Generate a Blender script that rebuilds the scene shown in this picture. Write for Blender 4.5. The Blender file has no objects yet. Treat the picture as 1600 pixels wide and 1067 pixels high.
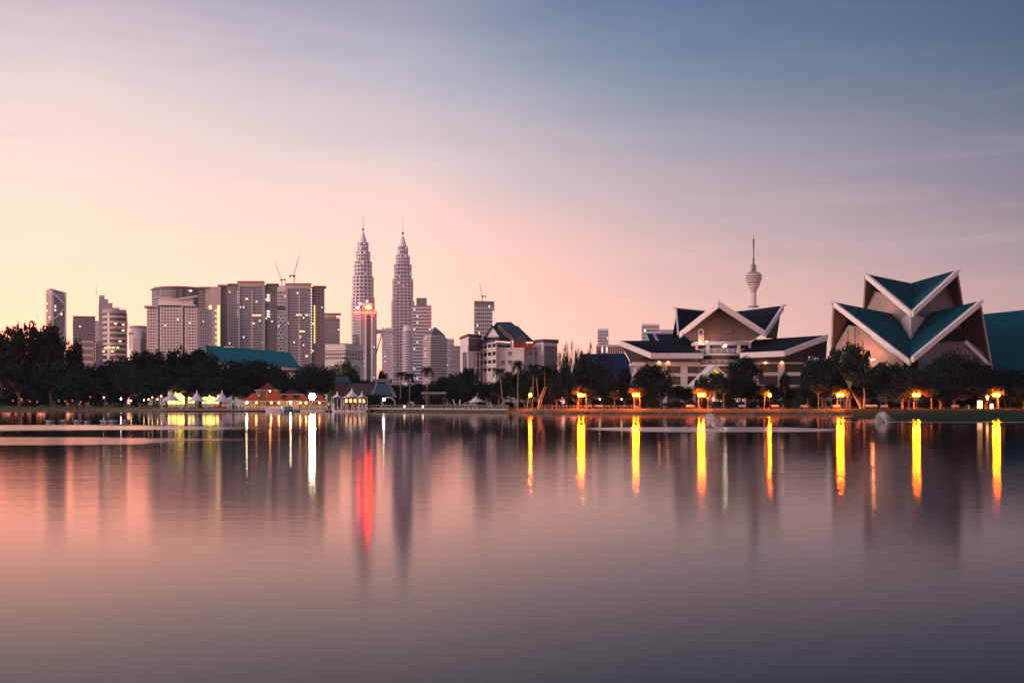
import bpy, math, random
from mathutils import Vector
rnd = random.Random(7)
sc = bpy.context.scene
col = sc.collection
R = math.radians

# ------------------------------------------------------------------ camera
F, HZ, CH, G = 1900.0, 630.0, 2.6, 1.2      # focal length (px of a 1600 px frame), horizon row, eye height, ground level
cam = bpy.data.objects.new('camera', bpy.data.cameras.new('camera'))
col.objects.link(cam)
cam.location = (0, 0, CH)
cam.rotation_euler = (R(90), 0, 0)
cam.data.sensor_width = 36
cam.data.lens = F / 1600 * 36
cam.data.shift_y = (HZ - 533.5) / 1600
cam.data.clip_end = 20000
sc.camera = cam

# ------------------------------------------------------------------ light: dawn sky, sun low on the left
SUN_AZ, SUN_EL = -110.0, 9.0
world = bpy.data.worlds.new('World')
sc.world = world
world.use_nodes = True


def build_world():
    nt = world.node_tree
    nt.nodes.clear()
    N, L = nt.nodes.new, nt.links.new
    tc = N('ShaderNodeTexCoord')
    sep = N('ShaderNodeSeparateXYZ')
    L(tc.outputs['Generated'], sep.inputs[0])

    def M(op, a, b=None):
        n = N('ShaderNodeMath')
        n.operation = op
        for i, v in enumerate((a, b)):
            if v is None:
                continue
            if isinstance(v, (int, float)):
                n.inputs[i].default_value = v
            else:
                L(v, n.inputs[i])
        return n.outputs[0]
    el = M('ABSOLUTE', M('ARCSINE', sep.outputs['Z']))
    # faint high streaks of cloud disturb the elevation a little
    mp = N('ShaderNodeMapping')
    mp.inputs['Scale'].default_value = (2.2, 2.2, 11.0)
    mp.inputs['Rotation'].default_value = (0.0, 0.32, 0.2)
    L(tc.outputs['Generated'], mp.inputs[0])
    cl = N('ShaderNodeTexNoise')
    cl.inputs['Scale'].default_value = 1.6
    cl.inputs['Detail'].default_value = 5.0
    cl.inputs['Roughness'].default_value = 0.55
    cl.inputs['Distortion'].default_value = 0.5
    L(mp.outputs[0], cl.inputs['Vector'])
    dis = M('MULTIPLY', M('SUBTRACT', cl.outputs[0], 0.5), 0.055)
    elc = M('ADD', el, dis)
    t = M('DIVIDE', elc, R(40.0))
    ln = M('SQRT', M('ADD', M('ADD', M('MULTIPLY', sep.outputs['X'], sep.outputs['X']),
                              M('MULTIPLY', sep.outputs['Y'], sep.outputs['Y'])), 1e-6))
    sx, sy = math.sin(R(SUN_AZ)), math.cos(R(SUN_AZ))
    dot = M('DIVIDE', M('ADD', M('MULTIPLY', sep.outputs['X'], sx), M('MULTIPLY', sep.outputs['Y'], sy)), ln)
    ang = M('ARCCOSINE', M('MINIMUM', M('MAXIMUM', dot, -1.0), 1.0))

    def ramp(stops):
        n = N('ShaderNodeValToRGB')
        n.color_ramp.interpolation = 'EASE' if False else 'LINEAR'
        e = n.color_ramp.elements
        while len(e) > 1:
            e.remove(e[-1])
        for i, (deg, c) in enumerate(stops):
            el_ = e[0] if i == 0 else e.new(deg / 40.0)
            el_.position = deg / 40.0
            el_.color = (c[0] / 3, c[1] / 3, c[2] / 3, 1)
        L(t, n.inputs[0])
        return n.outputs[0]
    left = ramp([(0, (3.3, .93, .52)), (3.5, (3.1, .91, .57)), (7, (1.75, .87, .65)), (10.5, (1.05, .77, .69)),
                 (15, (.78, .62, .63)), (18.5, (.54, .46, .54)), (30, (.20, .26, .40)), (40, (.13, .20, .34))])
    mid = ramp([(0, (1.5, .76, .60)), (4.5, (1.25, .71, .60)), (8, (.93, .63, .60)), (11.3, (.60, .52, .58)),
                (15, (.29, .365, .50)), (18.5, (.12, .21, .37)), (30, (.06, .13, .26)), (40, (.045, .11, .23))])
    right = ramp([(0, (.62, .37, .38)), (4.5, (.47, .30, .335)), (7, (.29, .22, .29)), (11.3, (.105, .135, .235)),
                  (15, (.038, .088, .18)), (18.5, (.017, .066, .16)), (30, (.012, .04, .11)), (40, (.01, .03, .095))])

    def mixc(f, a, b):
        n = N('ShaderNodeMix')
        n.data_type = 'RGBA'
        L(f, n.inputs[0])
        L(a, n.inputs[6])
        L(b, n.inputs[7])
        return n.outputs[2]

    def mr(a, b):
        n = N('ShaderNodeMapRange')
        n.interpolation_type = 'LINEAR'
        n.inputs[1].default_value = R(a)
        n.inputs[2].default_value = R(b)
        L(ang, n.inputs[0])
        return n.outputs[0]
    c = mixc(mr(90, 117), left, mid)
    c = mixc(mr(105, 135), c, right)
    mp2 = N('ShaderNodeMapping')
    mp2.inputs['Scale'].default_value = (1.6, 1.6, 16.0)
    mp2.inputs['Rotation'].default_value = (0.10, -0.30, 0.0)
    L(tc.outputs['Generated'], mp2.inputs[0])
    w2 = N('ShaderNodeTexNoise')
    w2.inputs['Scale'].default_value = 2.6
    w2.inputs['Detail'].default_value = 7.0
    w2.inputs['Roughness'].default_value = 0.62
    w2.inputs['Distortion'].default_value = 0.9
    L(mp2.outputs[0], w2.inputs['Vector'])
    wm = N('ShaderNodeMapRange')
    wm.interpolation_type = 'SMOOTHSTEP'
    wm.inputs[1].default_value, wm.inputs[2].default_value = .47, .80
    wm.inputs[4].default_value = .34
    L(w2.outputs[0], wm.inputs[0])
    c = mixc(wm.outputs[0], c, mixc(M('ADD', 0.0, .5), c, mid))
    sky = N('ShaderNodeTexSky')
    sky.sky_type = 'NISHITA'
    sky.sun_disc = False
    sky.sun_elevation = R(2.0)
    sky.sun_rotation = R(SUN_AZ)
    add = N('ShaderNodeMix')
    add.data_type = 'RGBA'
    add.blend_type = 'ADD'
    add.inputs[0].default_value = 0.01
    L(c, add.inputs[6])
    L(sky.outputs[0], add.inputs[7])
    bg = N('ShaderNodeBackground')
    bg.inputs[1].default_value = 3.0
    L(add.outputs[2], bg.inputs[0])
    out = N('ShaderNodeOutputWorld')
    L(bg.outputs[0], out.inputs[0])


build_world()
sun = bpy.data.objects.new('sun', bpy.data.lights.new('sun', 'SUN'))
col.objects.link(sun)
sun.data.energy = 1.7
sun.data.angle = R(20)
sun.data.color = (1.0, 0.72, 0.66)
_d = Vector((math.sin(R(SUN_AZ)) * math.cos(R(SUN_EL)), math.cos(R(SUN_AZ)) * math.cos(R(SUN_EL)), math.sin(R(SUN_EL))))
sun.rotation_euler = _d.to_track_quat('Z', 'Y').to_euler()

sc.view_settings.view_transform = 'Standard'
sc.view_settings.look = 'None'
sc.view_settings.exposure = 0.0
sc.view_settings.gamma = 1.0
sc.view_settings.use_curve_mapping = False
sc.cycles.use_denoising = True
sc.cycles.max_bounces = 6
sc.cycles.diffuse_bounces = 2
sc.cycles.glossy_bounces = 3
sc.cycles.transparent_max_bounces = 24
sc.cycles.volume_bounces = 1
sc.cycles.sample_clamp_indirect = 12
sc.cycles.use_light_tree = True

# ------------------------------------------------------------------ helpers


def X(px, d): return (px - 800.0) / F * d
def Z(py, d): return CH + (HZ - py) / F * d
def P(px, py, d): return Vector((X(px, d), d, Z(py, d)))
def XY(px, d): return (X(px, d), d)


_mats = {}


def mat(name, c, rough=.7, metal=0.0, var=.12, scale=.6, spec=.4, kind=None, emit=None, es=0.0, sample=True, bump=0.0, trans=None):
    if name in _mats:
        return _mats[name]
    m = bpy.data.materials.new(name)
    m.use_nodes = True
    nt = m.node_tree
    b = nt.nodes['Principled BSDF']
    b.inputs['Roughness'].default_value = rough
    b.inputs['Metallic'].default_value = metal
    b.inputs['Specular IOR Level'].default_value = spec
    tc = nt.nodes.new('ShaderNodeTexCoord')
    if kind == 'seam':                       # standing seams or tile courses
        w = nt.nodes.new('ShaderNodeTexWave')
        w.inputs['Scale'].default_value = scale
        w.inputs['Distortion'].default_value = .4
        w.inputs['Detail'].default_value = 3
        tex = w.outputs['Fac']
        nt.links.new(tc.outputs['Object'], w.inputs['Vector'])
        n = nt.nodes.new('ShaderNodeTexNoise')
        n.inputs['Scale'].default_value = .22
        n.inputs['Detail'].default_value = 6
        nt.links.new(tc.outputs['Object'], n.inputs['Vector'])
        av = nt.nodes.new('ShaderNodeMix')
        av.inputs[0].default_value = .6
        nt.links.new(tex, av.inputs[2])
        nt.links.new(n.outputs[0], av.inputs[3])
        tex = av.outputs[0]
    else:
        n = nt.nodes.new('ShaderNodeTexNoise')
        n.inputs['Scale'].default_value = scale
        n.inputs['Detail'].default_value = 5
        tex = n.outputs[0]
        nt.links.new(tc.outputs['Object'], n.inputs['Vector'])
    mx = nt.nodes.new('ShaderNodeMix')
    mx.data_type = 'RGBA'
    nt.links.new(tex, mx.inputs[0])
    mx.inputs[6].default_value = [v * (1 - var) for v in c] + [1]
    mx.inputs[7].default_value = [min(1, v * (1 + var)) for v in c] + [1]
    res = mx.outputs[2]
    if kind == 'leaf':                       # each plant a little lighter or darker
        oi = nt.nodes.new('ShaderNodeObjectInfo')
        hs = nt.nodes.new('ShaderNodeHueSaturation')
        mm = nt.nodes.new('ShaderNodeMapRange')
        mm.inputs[3].default_value = .65
        mm.inputs[4].default_value = 1.35
        nt.links.new(oi.outputs['Random'], mm.inputs[0])
        nt.links.new(mm.outputs[0], hs.inputs['Value'])
        nt.links.new(res, hs.inputs['Color'])
        res = hs.outputs[0]
    nt.links.new(res, b.inputs['Base Color'])
    if bump:
        bp = nt.nodes.new('ShaderNodeBump')
        bp.inputs['Strength'].default_value = bump
        bp.inputs['Distance'].default_value = .1
        nt.links.new(tex, bp.inputs['Height'])
        nt.links.new(bp.outputs[0], b.inputs['Normal'])
    if emit:
        b.inputs['Emission Color'].default_value = (*emit, 1)
        b.inputs['Emission Strength'].default_value = es
        if not sample:
            m.cycles.emission_sampling = 'NONE'
    if trans is not None:
        b.inputs['Alpha'].default_value = trans
    _mats[name] = m
    return m


WHITE = mat('white_render', (.74, .70, .71), .75)
WHITE2 = mat('cream_render', (.66, .60, .60), .8)
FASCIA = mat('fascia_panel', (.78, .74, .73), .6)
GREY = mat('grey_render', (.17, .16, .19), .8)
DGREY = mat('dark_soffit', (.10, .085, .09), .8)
NAVY = mat('navy_roof', (.008, .013, .026), .8, spec=.12, var=.25, kind='seam', scale=1.2)
TEAL = mat('teal_roof', (.003, .085, .11), .75, spec=.15, var=.18, kind='seam', scale=1.1)
TEALB = mat('teal_blue_roof', (.004, .075, .105), .8, spec=.12, var=.15, kind='seam', scale=.9)
TEALG = mat('turquoise_roof', (.005, .15, .17), .75, spec=.15, var=.12, kind='seam', scale=.8)
BLUER = mat('blue_roof', (.013, .028, .07), .8, spec=.12, var=.15, kind='seam', scale=1.0)
SLATE = mat('slate_roof', (.045, .06, .09), .6, var=.2, kind='seam', scale=1.5)
GLASS = mat('dark_glass', (.035, .04, .055), .18, spec=.6, var=.3, scale=.15)
GLASSB = mat('blue_glass', (.08, .125, .175), .22, spec=.6, var=.3, scale=.08)  # skyline tones from here to steel are lightened in place of haze
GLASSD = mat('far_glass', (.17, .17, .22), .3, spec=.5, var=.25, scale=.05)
BROWN = mat('brown_render', (.30, .295, .33), .8)
TAN = mat('tan_render', (.40, .395, .425), .8)
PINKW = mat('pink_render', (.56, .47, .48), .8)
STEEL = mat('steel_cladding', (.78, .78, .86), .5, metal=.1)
DSTEEL = mat('dark_steel', (.08, .07, .08), .5)
CONC = mat('concrete', (.32, .29, .28), .85)
ORANGE = mat('orange_tile', (.5, .085, .03), .75, var=.25, kind='seam', scale=4)  # roof lighting put into a brighter tile colour
REDT = mat('red_tile', (.16, .025, .018), .8, var=.25, kind='seam', scale=4)
CANVAS = mat('white_canvas', (.72, .68, .70), .85)
TIMBER = mat('timber', (.07, .045, .035), .8)
PAINTW = mat('white_paint', (.75, .72, .70), .5)
BLUEP = mat('blue_tarpaulin', (.02, .12, .22), .6)
REDP = mat('red_paint', (.35, .03, .03), .6)
BARK = mat('bark', (.13, .095, .07), .9, var=.35, scale=3)
BARKP = mat('pale_bark', (.24, .19, .14), .9, var=.3, scale=3)
LEAF = mat('leaf_dark', (.013, .028, .027), .7, var=.5, scale=.5, kind='leaf', spec=.06)
LEAFB = mat('leaf_brown_lit', (.036, .033, .021), .7, var=.45, scale=.5, kind='leaf', spec=.06)  # warm light from the left put into a browner leaf colour
LEAFY = mat('leaf_lamplit', (.06, .05, .03), .7, var=.4, scale=.5, kind='leaf', spec=.2)  # lamp glow put into a paler, warmer leaf colour
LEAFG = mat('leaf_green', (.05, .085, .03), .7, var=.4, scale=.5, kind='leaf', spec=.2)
GRASS = mat('grass', (.022, .045, .015), .95, var=.4, scale=.35, spec=.1)
BANKM = mat('worn_bank_grass', (.15, .115, .06), .95, var=.4, scale=.5, spec=.1)
STONE = mat('stone', (.15, .135, .125), .9, var=.4, scale=1.5)
E_LAMP = mat('sodium_glow', (.8, .5, .2), emit=(1, .135, .0012), es=1050)
E_WARM = mat('warm_glow', (.8, .6, .3), emit=(1, .62, .20), es=9)
E_WARMD = mat('warm_window', (.5, .4, .3), emit=(1, .60, .22), es=1.7, sample=False)
E_WARMW = mat('white_window', (.5, .5, .5), emit=(1, .84, .70), es=1.3, sample=False)
E_YEL = mat('yellow_panel', (.5, .4, .2), emit=(1, .66, .12), es=5.0)
E_FLOOD = mat('flood_glow', (.9, .9, .9), emit=(1, .88, .62), es=220)
E_WHITE = mat('white_glow', (.9, .9, .9), emit=(1, .88, .62), es=45)
E_RED = mat('red_glow', (.6, .1, .1), emit=(1, .030, .006), es=130)
E_REDW = mat('pink_glow', (.6, .3, .3), emit=(1, .07, .07), es=40)
E_REDS = mat('red_strip', (.5, .05, .05), emit=(1, .03, .012), es=34)
E_UP = mat('uplight_glow', (.8, .5, .3), emit=(1, .28, .10), es=90)
E_SIGN = mat('backlit_panel', (.8, .75, .5), emit=(1, .84, .45), es=1.5)
E_CYAN = mat('cool_glow', (.5, .7, .7), emit=(.6, 1, .9), es=5)


class MB:
    def __init__(s):
        s.v, s.f = [], []

    def add(s, vs, fs):
        o = len(s.v)
        s.v += [tuple(v) for v in vs]
        s.f += [tuple(i + o for i in f) for f in fs]
        return s

    def obox(s, A, u, n, u0, u1, n0, n1, z0, z1):
        vs = []
        for z in (z0, z1):
            for (a, b) in ((u0, n0), (u1, n0), (u1, n1), (u0, n1)):
                vs.append((A[0] + u[0] * a + n[0] * b, A[1] + u[1] * a + n[1] * b, z))
        return s.add(vs, [(0, 3, 2, 1), (4, 5, 6, 7), (0, 1, 5, 4), (1, 2, 6, 5), (2, 3, 7, 6), (3, 0, 4, 7)])

    def box(s, x0, x1, y0, y1, z0, z1):
        return s.obox((0, 0), (1, 0), (0, 1), x0, x1, y0, y1, z0, z1)

    def sbox(s, x0, x1, y0, y1, z0, z1):
        k = (y1 - y0) * (x0 + x1) / 2 / y0
        return s.prism([(x0, y0), (x1, y0), (x1 + k, y1), (x0 + k, y1)], z0, z1)

    def prism(s, fp, z0, z1, fp2=None):
        n = len(fp)
        t = fp2 or fp
        zt = z1 if isinstance(z1, (list, tuple)) else [z1] * n
        vs = [(p[0], p[1], z0) for p in fp] + [(p[0], p[1], zt[i]) for i, p in enumerate(t)]
        fs = [tuple(range(n - 1, -1, -1)), tuple(range(n, 2 * n))]
        fs += [(i, (i + 1) % n, n + (i + 1) % n, n + i) for i in range(n)]
        return s.add(vs, fs)

    def plate(s, pts, th):
        pts = [Vector(p) for p in pts]
        nn = (pts[1] - pts[0]).cross(pts[2] - pts[0]).normalized()
        if nn.z < 0:
            nn = -nn
        lo = [p - nn * th for p in pts]
        n = len(pts)
        fs = [tuple(range(n)), tuple(range(2 * n - 1, n - 1, -1))]
        fs += [(i, n + i, n + (i + 1) % n, (i + 1) % n) for i in range(n)]
        return s.add(pts + lo, fs)

    def beam(s, a, b, w, h, seg=1, gap=.04, drop=0.0):
        """a bar from a to b, w wide (horizontal), h deep below the line (vertical)"""
        a, b = Vector(a), Vector(b)
        d = b - a
        side = Vector((d.y, -d.x, 0))
        side = side.normalized() * (w / 2) if side.length > 1e-6 else Vector((w / 2, 0, 0))
        for i in range(seg):
            t0, t1 = i / seg, (i + 1) / seg
            if seg > 1:
                g = gap / d.length
                t0, t1 = t0 + g / 2, t1 - g / 2
            p, q = a + d * t0, a + d * t1
            vs = []
            for e in (p, q):
                for (k, dz) in ((-1, -h), (1, -h), (1, 0), (-1, 0)):
                    vs.append(e + side * k + Vector((0, 0, dz - drop)))
            s.add(vs, [(0, 1, 2, 3), (7, 6, 5, 4), (0, 4, 5, 1), (1, 5, 6, 2), (2, 6, 7, 3), (3, 7, 4, 0)])
        return s

    def tube(s, pts, rad, n=6, cap=True):
        pts = [Vector(p) for p in pts]
        rad = rad if isinstance(rad, (list, tuple)) else [rad] * len(pts)
        base = len(s.v)
        for i, p in enumerate(pts):
            d = (pts[min(i + 1, len(pts) - 1)] - pts[max(i - 1, 0)]).normalized()
            u = d.cross(Vector((0, 1, 0)) if abs(d.y) < .9 else Vector((1, 0, 0))).normalized()
            w = d.cross(u)
            for k in range(n):
                a = 2 * math.pi * k / n
                s.v.append(tuple(p + (u * math.cos(a) + w * math.sin(a)) * rad[i]))
        for i in range(len(pts) - 1):
            for k in range(n):
                a, b = base + i * n + k, base + i * n + (k + 1) % n
                s.f.append((a, b, b + n, a + n))
        if cap:
            s.f.append(tuple(base + k for k in range(n - 1, -1, -1)))
            s.f.append(tuple(base + (len(pts) - 1) * n + k for k in range(n)))
        return s

    def lathe(s, prof, n=24, c=(0, 0), shape=None):
        base = len(s.v)
        for (r, z) in prof:
            for k in range(n):
                a = 2 * math.pi * k / n
                q = r * (shape(a) if shape else 1)
                s.v.append((c[0] + q * math.cos(a), c[1] + q * math.sin(a), z))
        for i in range(len(prof) - 1):
            for k in range(n):
                a, b = base + i * n + k, base + i * n + (k + 1) % n
                s.f.append((a, b, b + n, a + n))
        s.f.append(tuple(base + k for k in range(n - 1, -1, -1)))
        s.f.append(tuple(base + (len(prof) - 1) * n + k for k in range(n)))
        return s

    def ball(s, c, r, n=10, m=6, sz=1.0):
        return s.lathe([(max(1e-3, r * math.sin(math.pi * i / m)), c[2] - sz * r * math.cos(math.pi * i / m)) for i in range(m + 1)], n, (c[0], c[1]))

    def build(s, name, m, parent=None, smooth=False, kind=None, label=None):
        me = bpy.data.meshes.new(name)
        off = parent_world(parent) if parent else Vector((0, 0, 0))
        me.from_pydata([(v[0] - off.x, v[1] - off.y, v[2] - off.z) for v in s.v], [], s.f)
        me.materials.append(m)
        if smooth:
            me.polygons.foreach_set('use_smooth', [True] * len(me.polygons))
        me.update()
        o = bpy.data.objects.new(name, me)
        col.objects.link(o)
        if parent:
            o.parent = parent
        if kind:
            o['kind'] = kind
        if label:
            o['label'] = label
        return o


def parent_world(o):
    v = Vector(o.location)
    while o.parent:
        o = o.parent
        v = v + o.location
    return v


def tag(o, label, cat, group=None):
    o['label'] = label
    o['category'] = cat
    if group:
        o['group'] = group
    return o


def thing(name, label, cat, loc=(0, 0, 0), group=None):
    o = bpy.data.objects.new(name, None)
    col.objects.link(o)
    o.location = loc
    o.empty_display_size = .5
    return tag(o, label, cat, group)


def struct(o):
    o['kind'] = 'structure'
    return o


def copy_tree(o, parent=None):
    c = o.copy()
    col.objects.link(c)
    c.parent = parent
    for ch in list(o.children):
        copy_tree(ch, c)
    return c


_unit = {}


def piece(name, parent, m, loc, size, rz=0.0):
    """a small box part that shares one mesh per material"""
    if m.name not in _unit:
        b = MB().box(-.5, .5, -.5, .5, -.5, .5)
        me = bpy.data.meshes.new('unit_' + m.name)
        me.from_pydata(b.v, [], b.f)
        me.materials.append(m)
        _unit[m.name] = me
    o = bpy.data.objects.new(name, _unit[m.name])
    col.objects.link(o)
    o.parent = parent
    o.location = Vector(loc) - parent_world(parent)
    o.scale = size
    o.rotation_euler = (0, 0, rz)
    return o


def frame_of(A, B):
    u = Vector((B[0] - A[0], B[1] - A[1]))
    w = u.length
    u /= w
    return u, Vector((u.y, -u.x)), w


def facade(A, B, z0, z1, nf, nb, bands, piers, band=.34, pier=.18, proud=.5):
    u, n, w = frame_of(A, B)
    fh, bw = (z1 - z0) / nf, w / max(nb, 1)
    if bands is not None:
        for i in range(nf):
            bands.obox(A, u, n, .01, w - .01, -.2, proud, z0 + i * fh, z0 + (i + band) * fh)
    if piers is not None:
        for j in range(nb + 1):
            c = min(max(j * bw, pier * bw / 2), w - pier * bw / 2)
            piers.obox(A, u, n, c - pier * bw / 2, c + pier * bw / 2, -.25, proud * 1.12, z0, z1 - .02)


def lit(parent, A, B, z0, z1, nf, nb, cells, m, band=.34, off=.12, wide=.5):
    u, n, w = frame_of(A, B)
    fh, bw = (z1 - z0) / nf, w / nb
    for (i, j) in cells:
        c = (j + .5) * bw
        z = z0 + (i + band + (1 - band) / 2) * fh
        piece('lit_window', parent, m, (A[0] + u.x * c + n.x * off, A[1] + u.y * c + n.y * off, z),
              (bw * wide, .2, fh * (1 - band) * .8), math.atan2(u.y, u.x))


def cells(nf, nb, k, lo=0.0, hi=1.0):
    return [(rnd.randrange(int(nf * lo), max(int(nf * lo) + 1, int(nf * hi))), rnd.randrange(nb)) for _ in range(k)]


def tower(t, fp, z0, z1, core, nf, nbs, bm=None, pm=None, band=.34, pier=.18, proud=.5, name='core', edges=None, litk=0, litm=None):
    """a prism of glass with floor bands and piers standing proud of it; fp runs counter-clockwise from above"""
    MB().prism(fp, z0, z1).build(name, core, t)
    bands, piers = MB(), MB()
    n = len(fp)
    for k in (edges if edges is not None else range(n)):
        A, B = fp[k], fp[(k + 1) % n]
        nb = nbs[k] if isinstance(nbs, (list, tuple)) else nbs
        facade(A, B, z0, z1, nf, nb, bands if bm else None, piers if pm else None, band, pier, proud)
        if litk and k == (edges[0] if edges else 0):
            lit(t, A, B, z0, z1, nf, nb, set(cells(nf, nb, litk)), litm or E_WARMW, band if bm else .1)
    if bm and bands.v:
        bands.build('floor_band', bm, t, kind='stuff')
    if pm and piers.v:
        piers.build('pier', pm, t, kind='stuff')


def rect(px0, px1, d, depth, skew=0.0):
    """footprint seen between two columns of the photograph at distance d; skew pushes the right end back"""
    a, b = XY(px0, d), (X(px1, d), d + skew)
    k = depth * (a[0] + b[0]) / 2 / d
    return [a, b, (b[0] + k, b[1] + depth), (a[0] + k, a[1] + depth)]


# ------------------------------------------------------------------ setting: water, ground, banks
def water_material():
    m = bpy.data.materials.new('lake_water')
    m.use_nodes = True
    nt = m.node_tree
    N, L = nt.nodes.new, nt.links.new
    nt.nodes.clear()
    gl = N('ShaderNodeBsdfAnisotropic')
    gl.distribution = 'BECKMANN'
    gl.inputs['Color'].default_value = (1, .96, .97, 1)
    df = N('ShaderNodeBsdfDiffuse')
    df.inputs['Color'].default_value = (.004, .009, .026, 1)
    fr = N('ShaderNodeFresnel')
    fr.inputs['IOR'].default_value = 1.125
    mixs = N('ShaderNodeMixShader')
    L(fr.outputs[0], mixs.inputs[0])
    L(df.outputs[0], mixs.inputs[1])
    g2 = N('ShaderNodeBsdfAnisotropic')          # a share of steeper ripples on the calm surface
    g2.distribution = 'BECKMANN'
    g2.inputs['Color'].default_value = (1, .96, .97, 1)
    g2.inputs['Roughness'].default_value = .122
    gm = N('ShaderNodeMixShader')
    gm.inputs[0].default_value = .11
    L(gl.outputs[0], gm.inputs[1])
    L(g2.outputs[0], gm.inputs[2])
    L(gm.outputs[0], mixs.inputs[2])
    outm = N('ShaderNodeOutputMaterial')
    L(mixs.outputs[0], outm.inputs['Surface'])
    tc = N('ShaderNodeTexCoord')

    def noise(sx, sy, detail, rough=.5, off=0):
        mp = N('ShaderNodeMapping')
        mp.inputs['Scale'].default_value = (sx, sy, 1)
        mp.inputs['Location'].default_value = (off, off * .7, 0)
        L(tc.outputs['Object'], mp.inputs[0])
        n = N('ShaderNodeTexNoise')
        n.inputs['Scale'].default_value = 1
        n.inputs['Detail'].default_value = detail
        n.inputs['Roughness'].default_value = rough
        L(mp.outputs[0], n.inputs['Vector'])
        return n.outputs[0]

    def mr(v, a, b_, c, d):
        n = N('ShaderNodeMapRange')
        n.inputs[1].default_value, n.inputs[2].default_value = a, b_
        n.inputs[3].default_value, n.inputs[4].default_value = c, d
        L(v, n.inputs[0])
        return n.outputs[0]

    def mth(op, a, c):
        n = N('ShaderNodeMath')
        n.operation = op
        for i, v in enumerate((a, c)):
            if isinstance(v, (int, float)):
                n.inputs[i].default_value = v
            else:
                L(v, n.inputs[i])
        return n.outputs[0]
    # breeze patches roughen the lake in long bands; fountains and a gust stir it in three places
    r = mr(noise(.010, .05, 4, .6, 3.1), .35, .8, .102, .14)
    sep = N('ShaderNodeSeparateXYZ')
    L(tc.outputs['Object'], sep.inputs[0])
    r = mth('MULTIPLY', r, mr(sep.outputs['Y'], 28, 85, 1.0, .45))     # calmer in the lee of the far bank
    for (cx, cy, rx, ry, amt) in PATCHES:
        ex = mth('DIVIDE', mth('SUBTRACT', sep.outputs['X'], cx), rx)
        ey = mth('DIVIDE', mth('SUBTRACT', sep.outputs['Y'], cy), ry)
        q = mth('ADD', mth('MULTIPLY', ex, ex), mth('MULTIPLY', ey, ey))
        wob = mth('MULTIPLY', mth('SUBTRACT', noise(.04, .22, 4, .65, cx), .5), 1.6)
        r = mth('MAXIMUM', r, mr(mth('ADD', q, wob), .55, 1.15, amt, 0.0))
    L(r, gl.inputs['Roughness'])
    h = mth('ADD', mth('MULTIPLY', noise(2.0, 3.2, 3, .6, 9), .8), mth('MULTIPLY', noise(.10, .55, 3, .5, 1), 1.0))
    bp = N('ShaderNodeBump')
    L(mth('MULTIPLY', mr(sep.outputs['Y'], 20, 48, .02, .18), mr(sep.outputs['Y'], 50, 110, 1.0, .15)), bp.inputs['Strength'])
    bp.inputs['Distance'].default_value = .05
    L(h, bp.inputs['Height'])
    L(bp.outputs[0], gl.inputs['Normal'])
    L(bp.outputs[0], g2.inputs['Normal'])
    L(bp.outputs[0], fr.inputs['Normal'])
    return m


PATCHES = [(-75, 130, 56, 21, .23), (-44, 84, 28, 12, .19), (21, 122, 15, 14, .24), (X(1490, 165), 168, 22, 4, .28)]
struct(MB().add([(-900, -60, 0), (900, -60, 0), (900, 620, 0), (-900, 620, 0)], [(0, 1, 2, 3)]).build('lake_water', water_material()))

SHORE = [(-700, 430), (0, 430), (180, 424), (240, 404), (380, 400), (575, 392), (650, 376), (790, 342), (840, 318), (1000, 305), (1200, 300), (1390, 296), (1700, 292), (2600, 290)]


def shore(px):
    for (a, da), (b, db) in zip(SHORE, SHORE[1:]):
        if a <= px <= b:
            return da + (db - da) * (px - a) / (b - a)
    return 300


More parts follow.
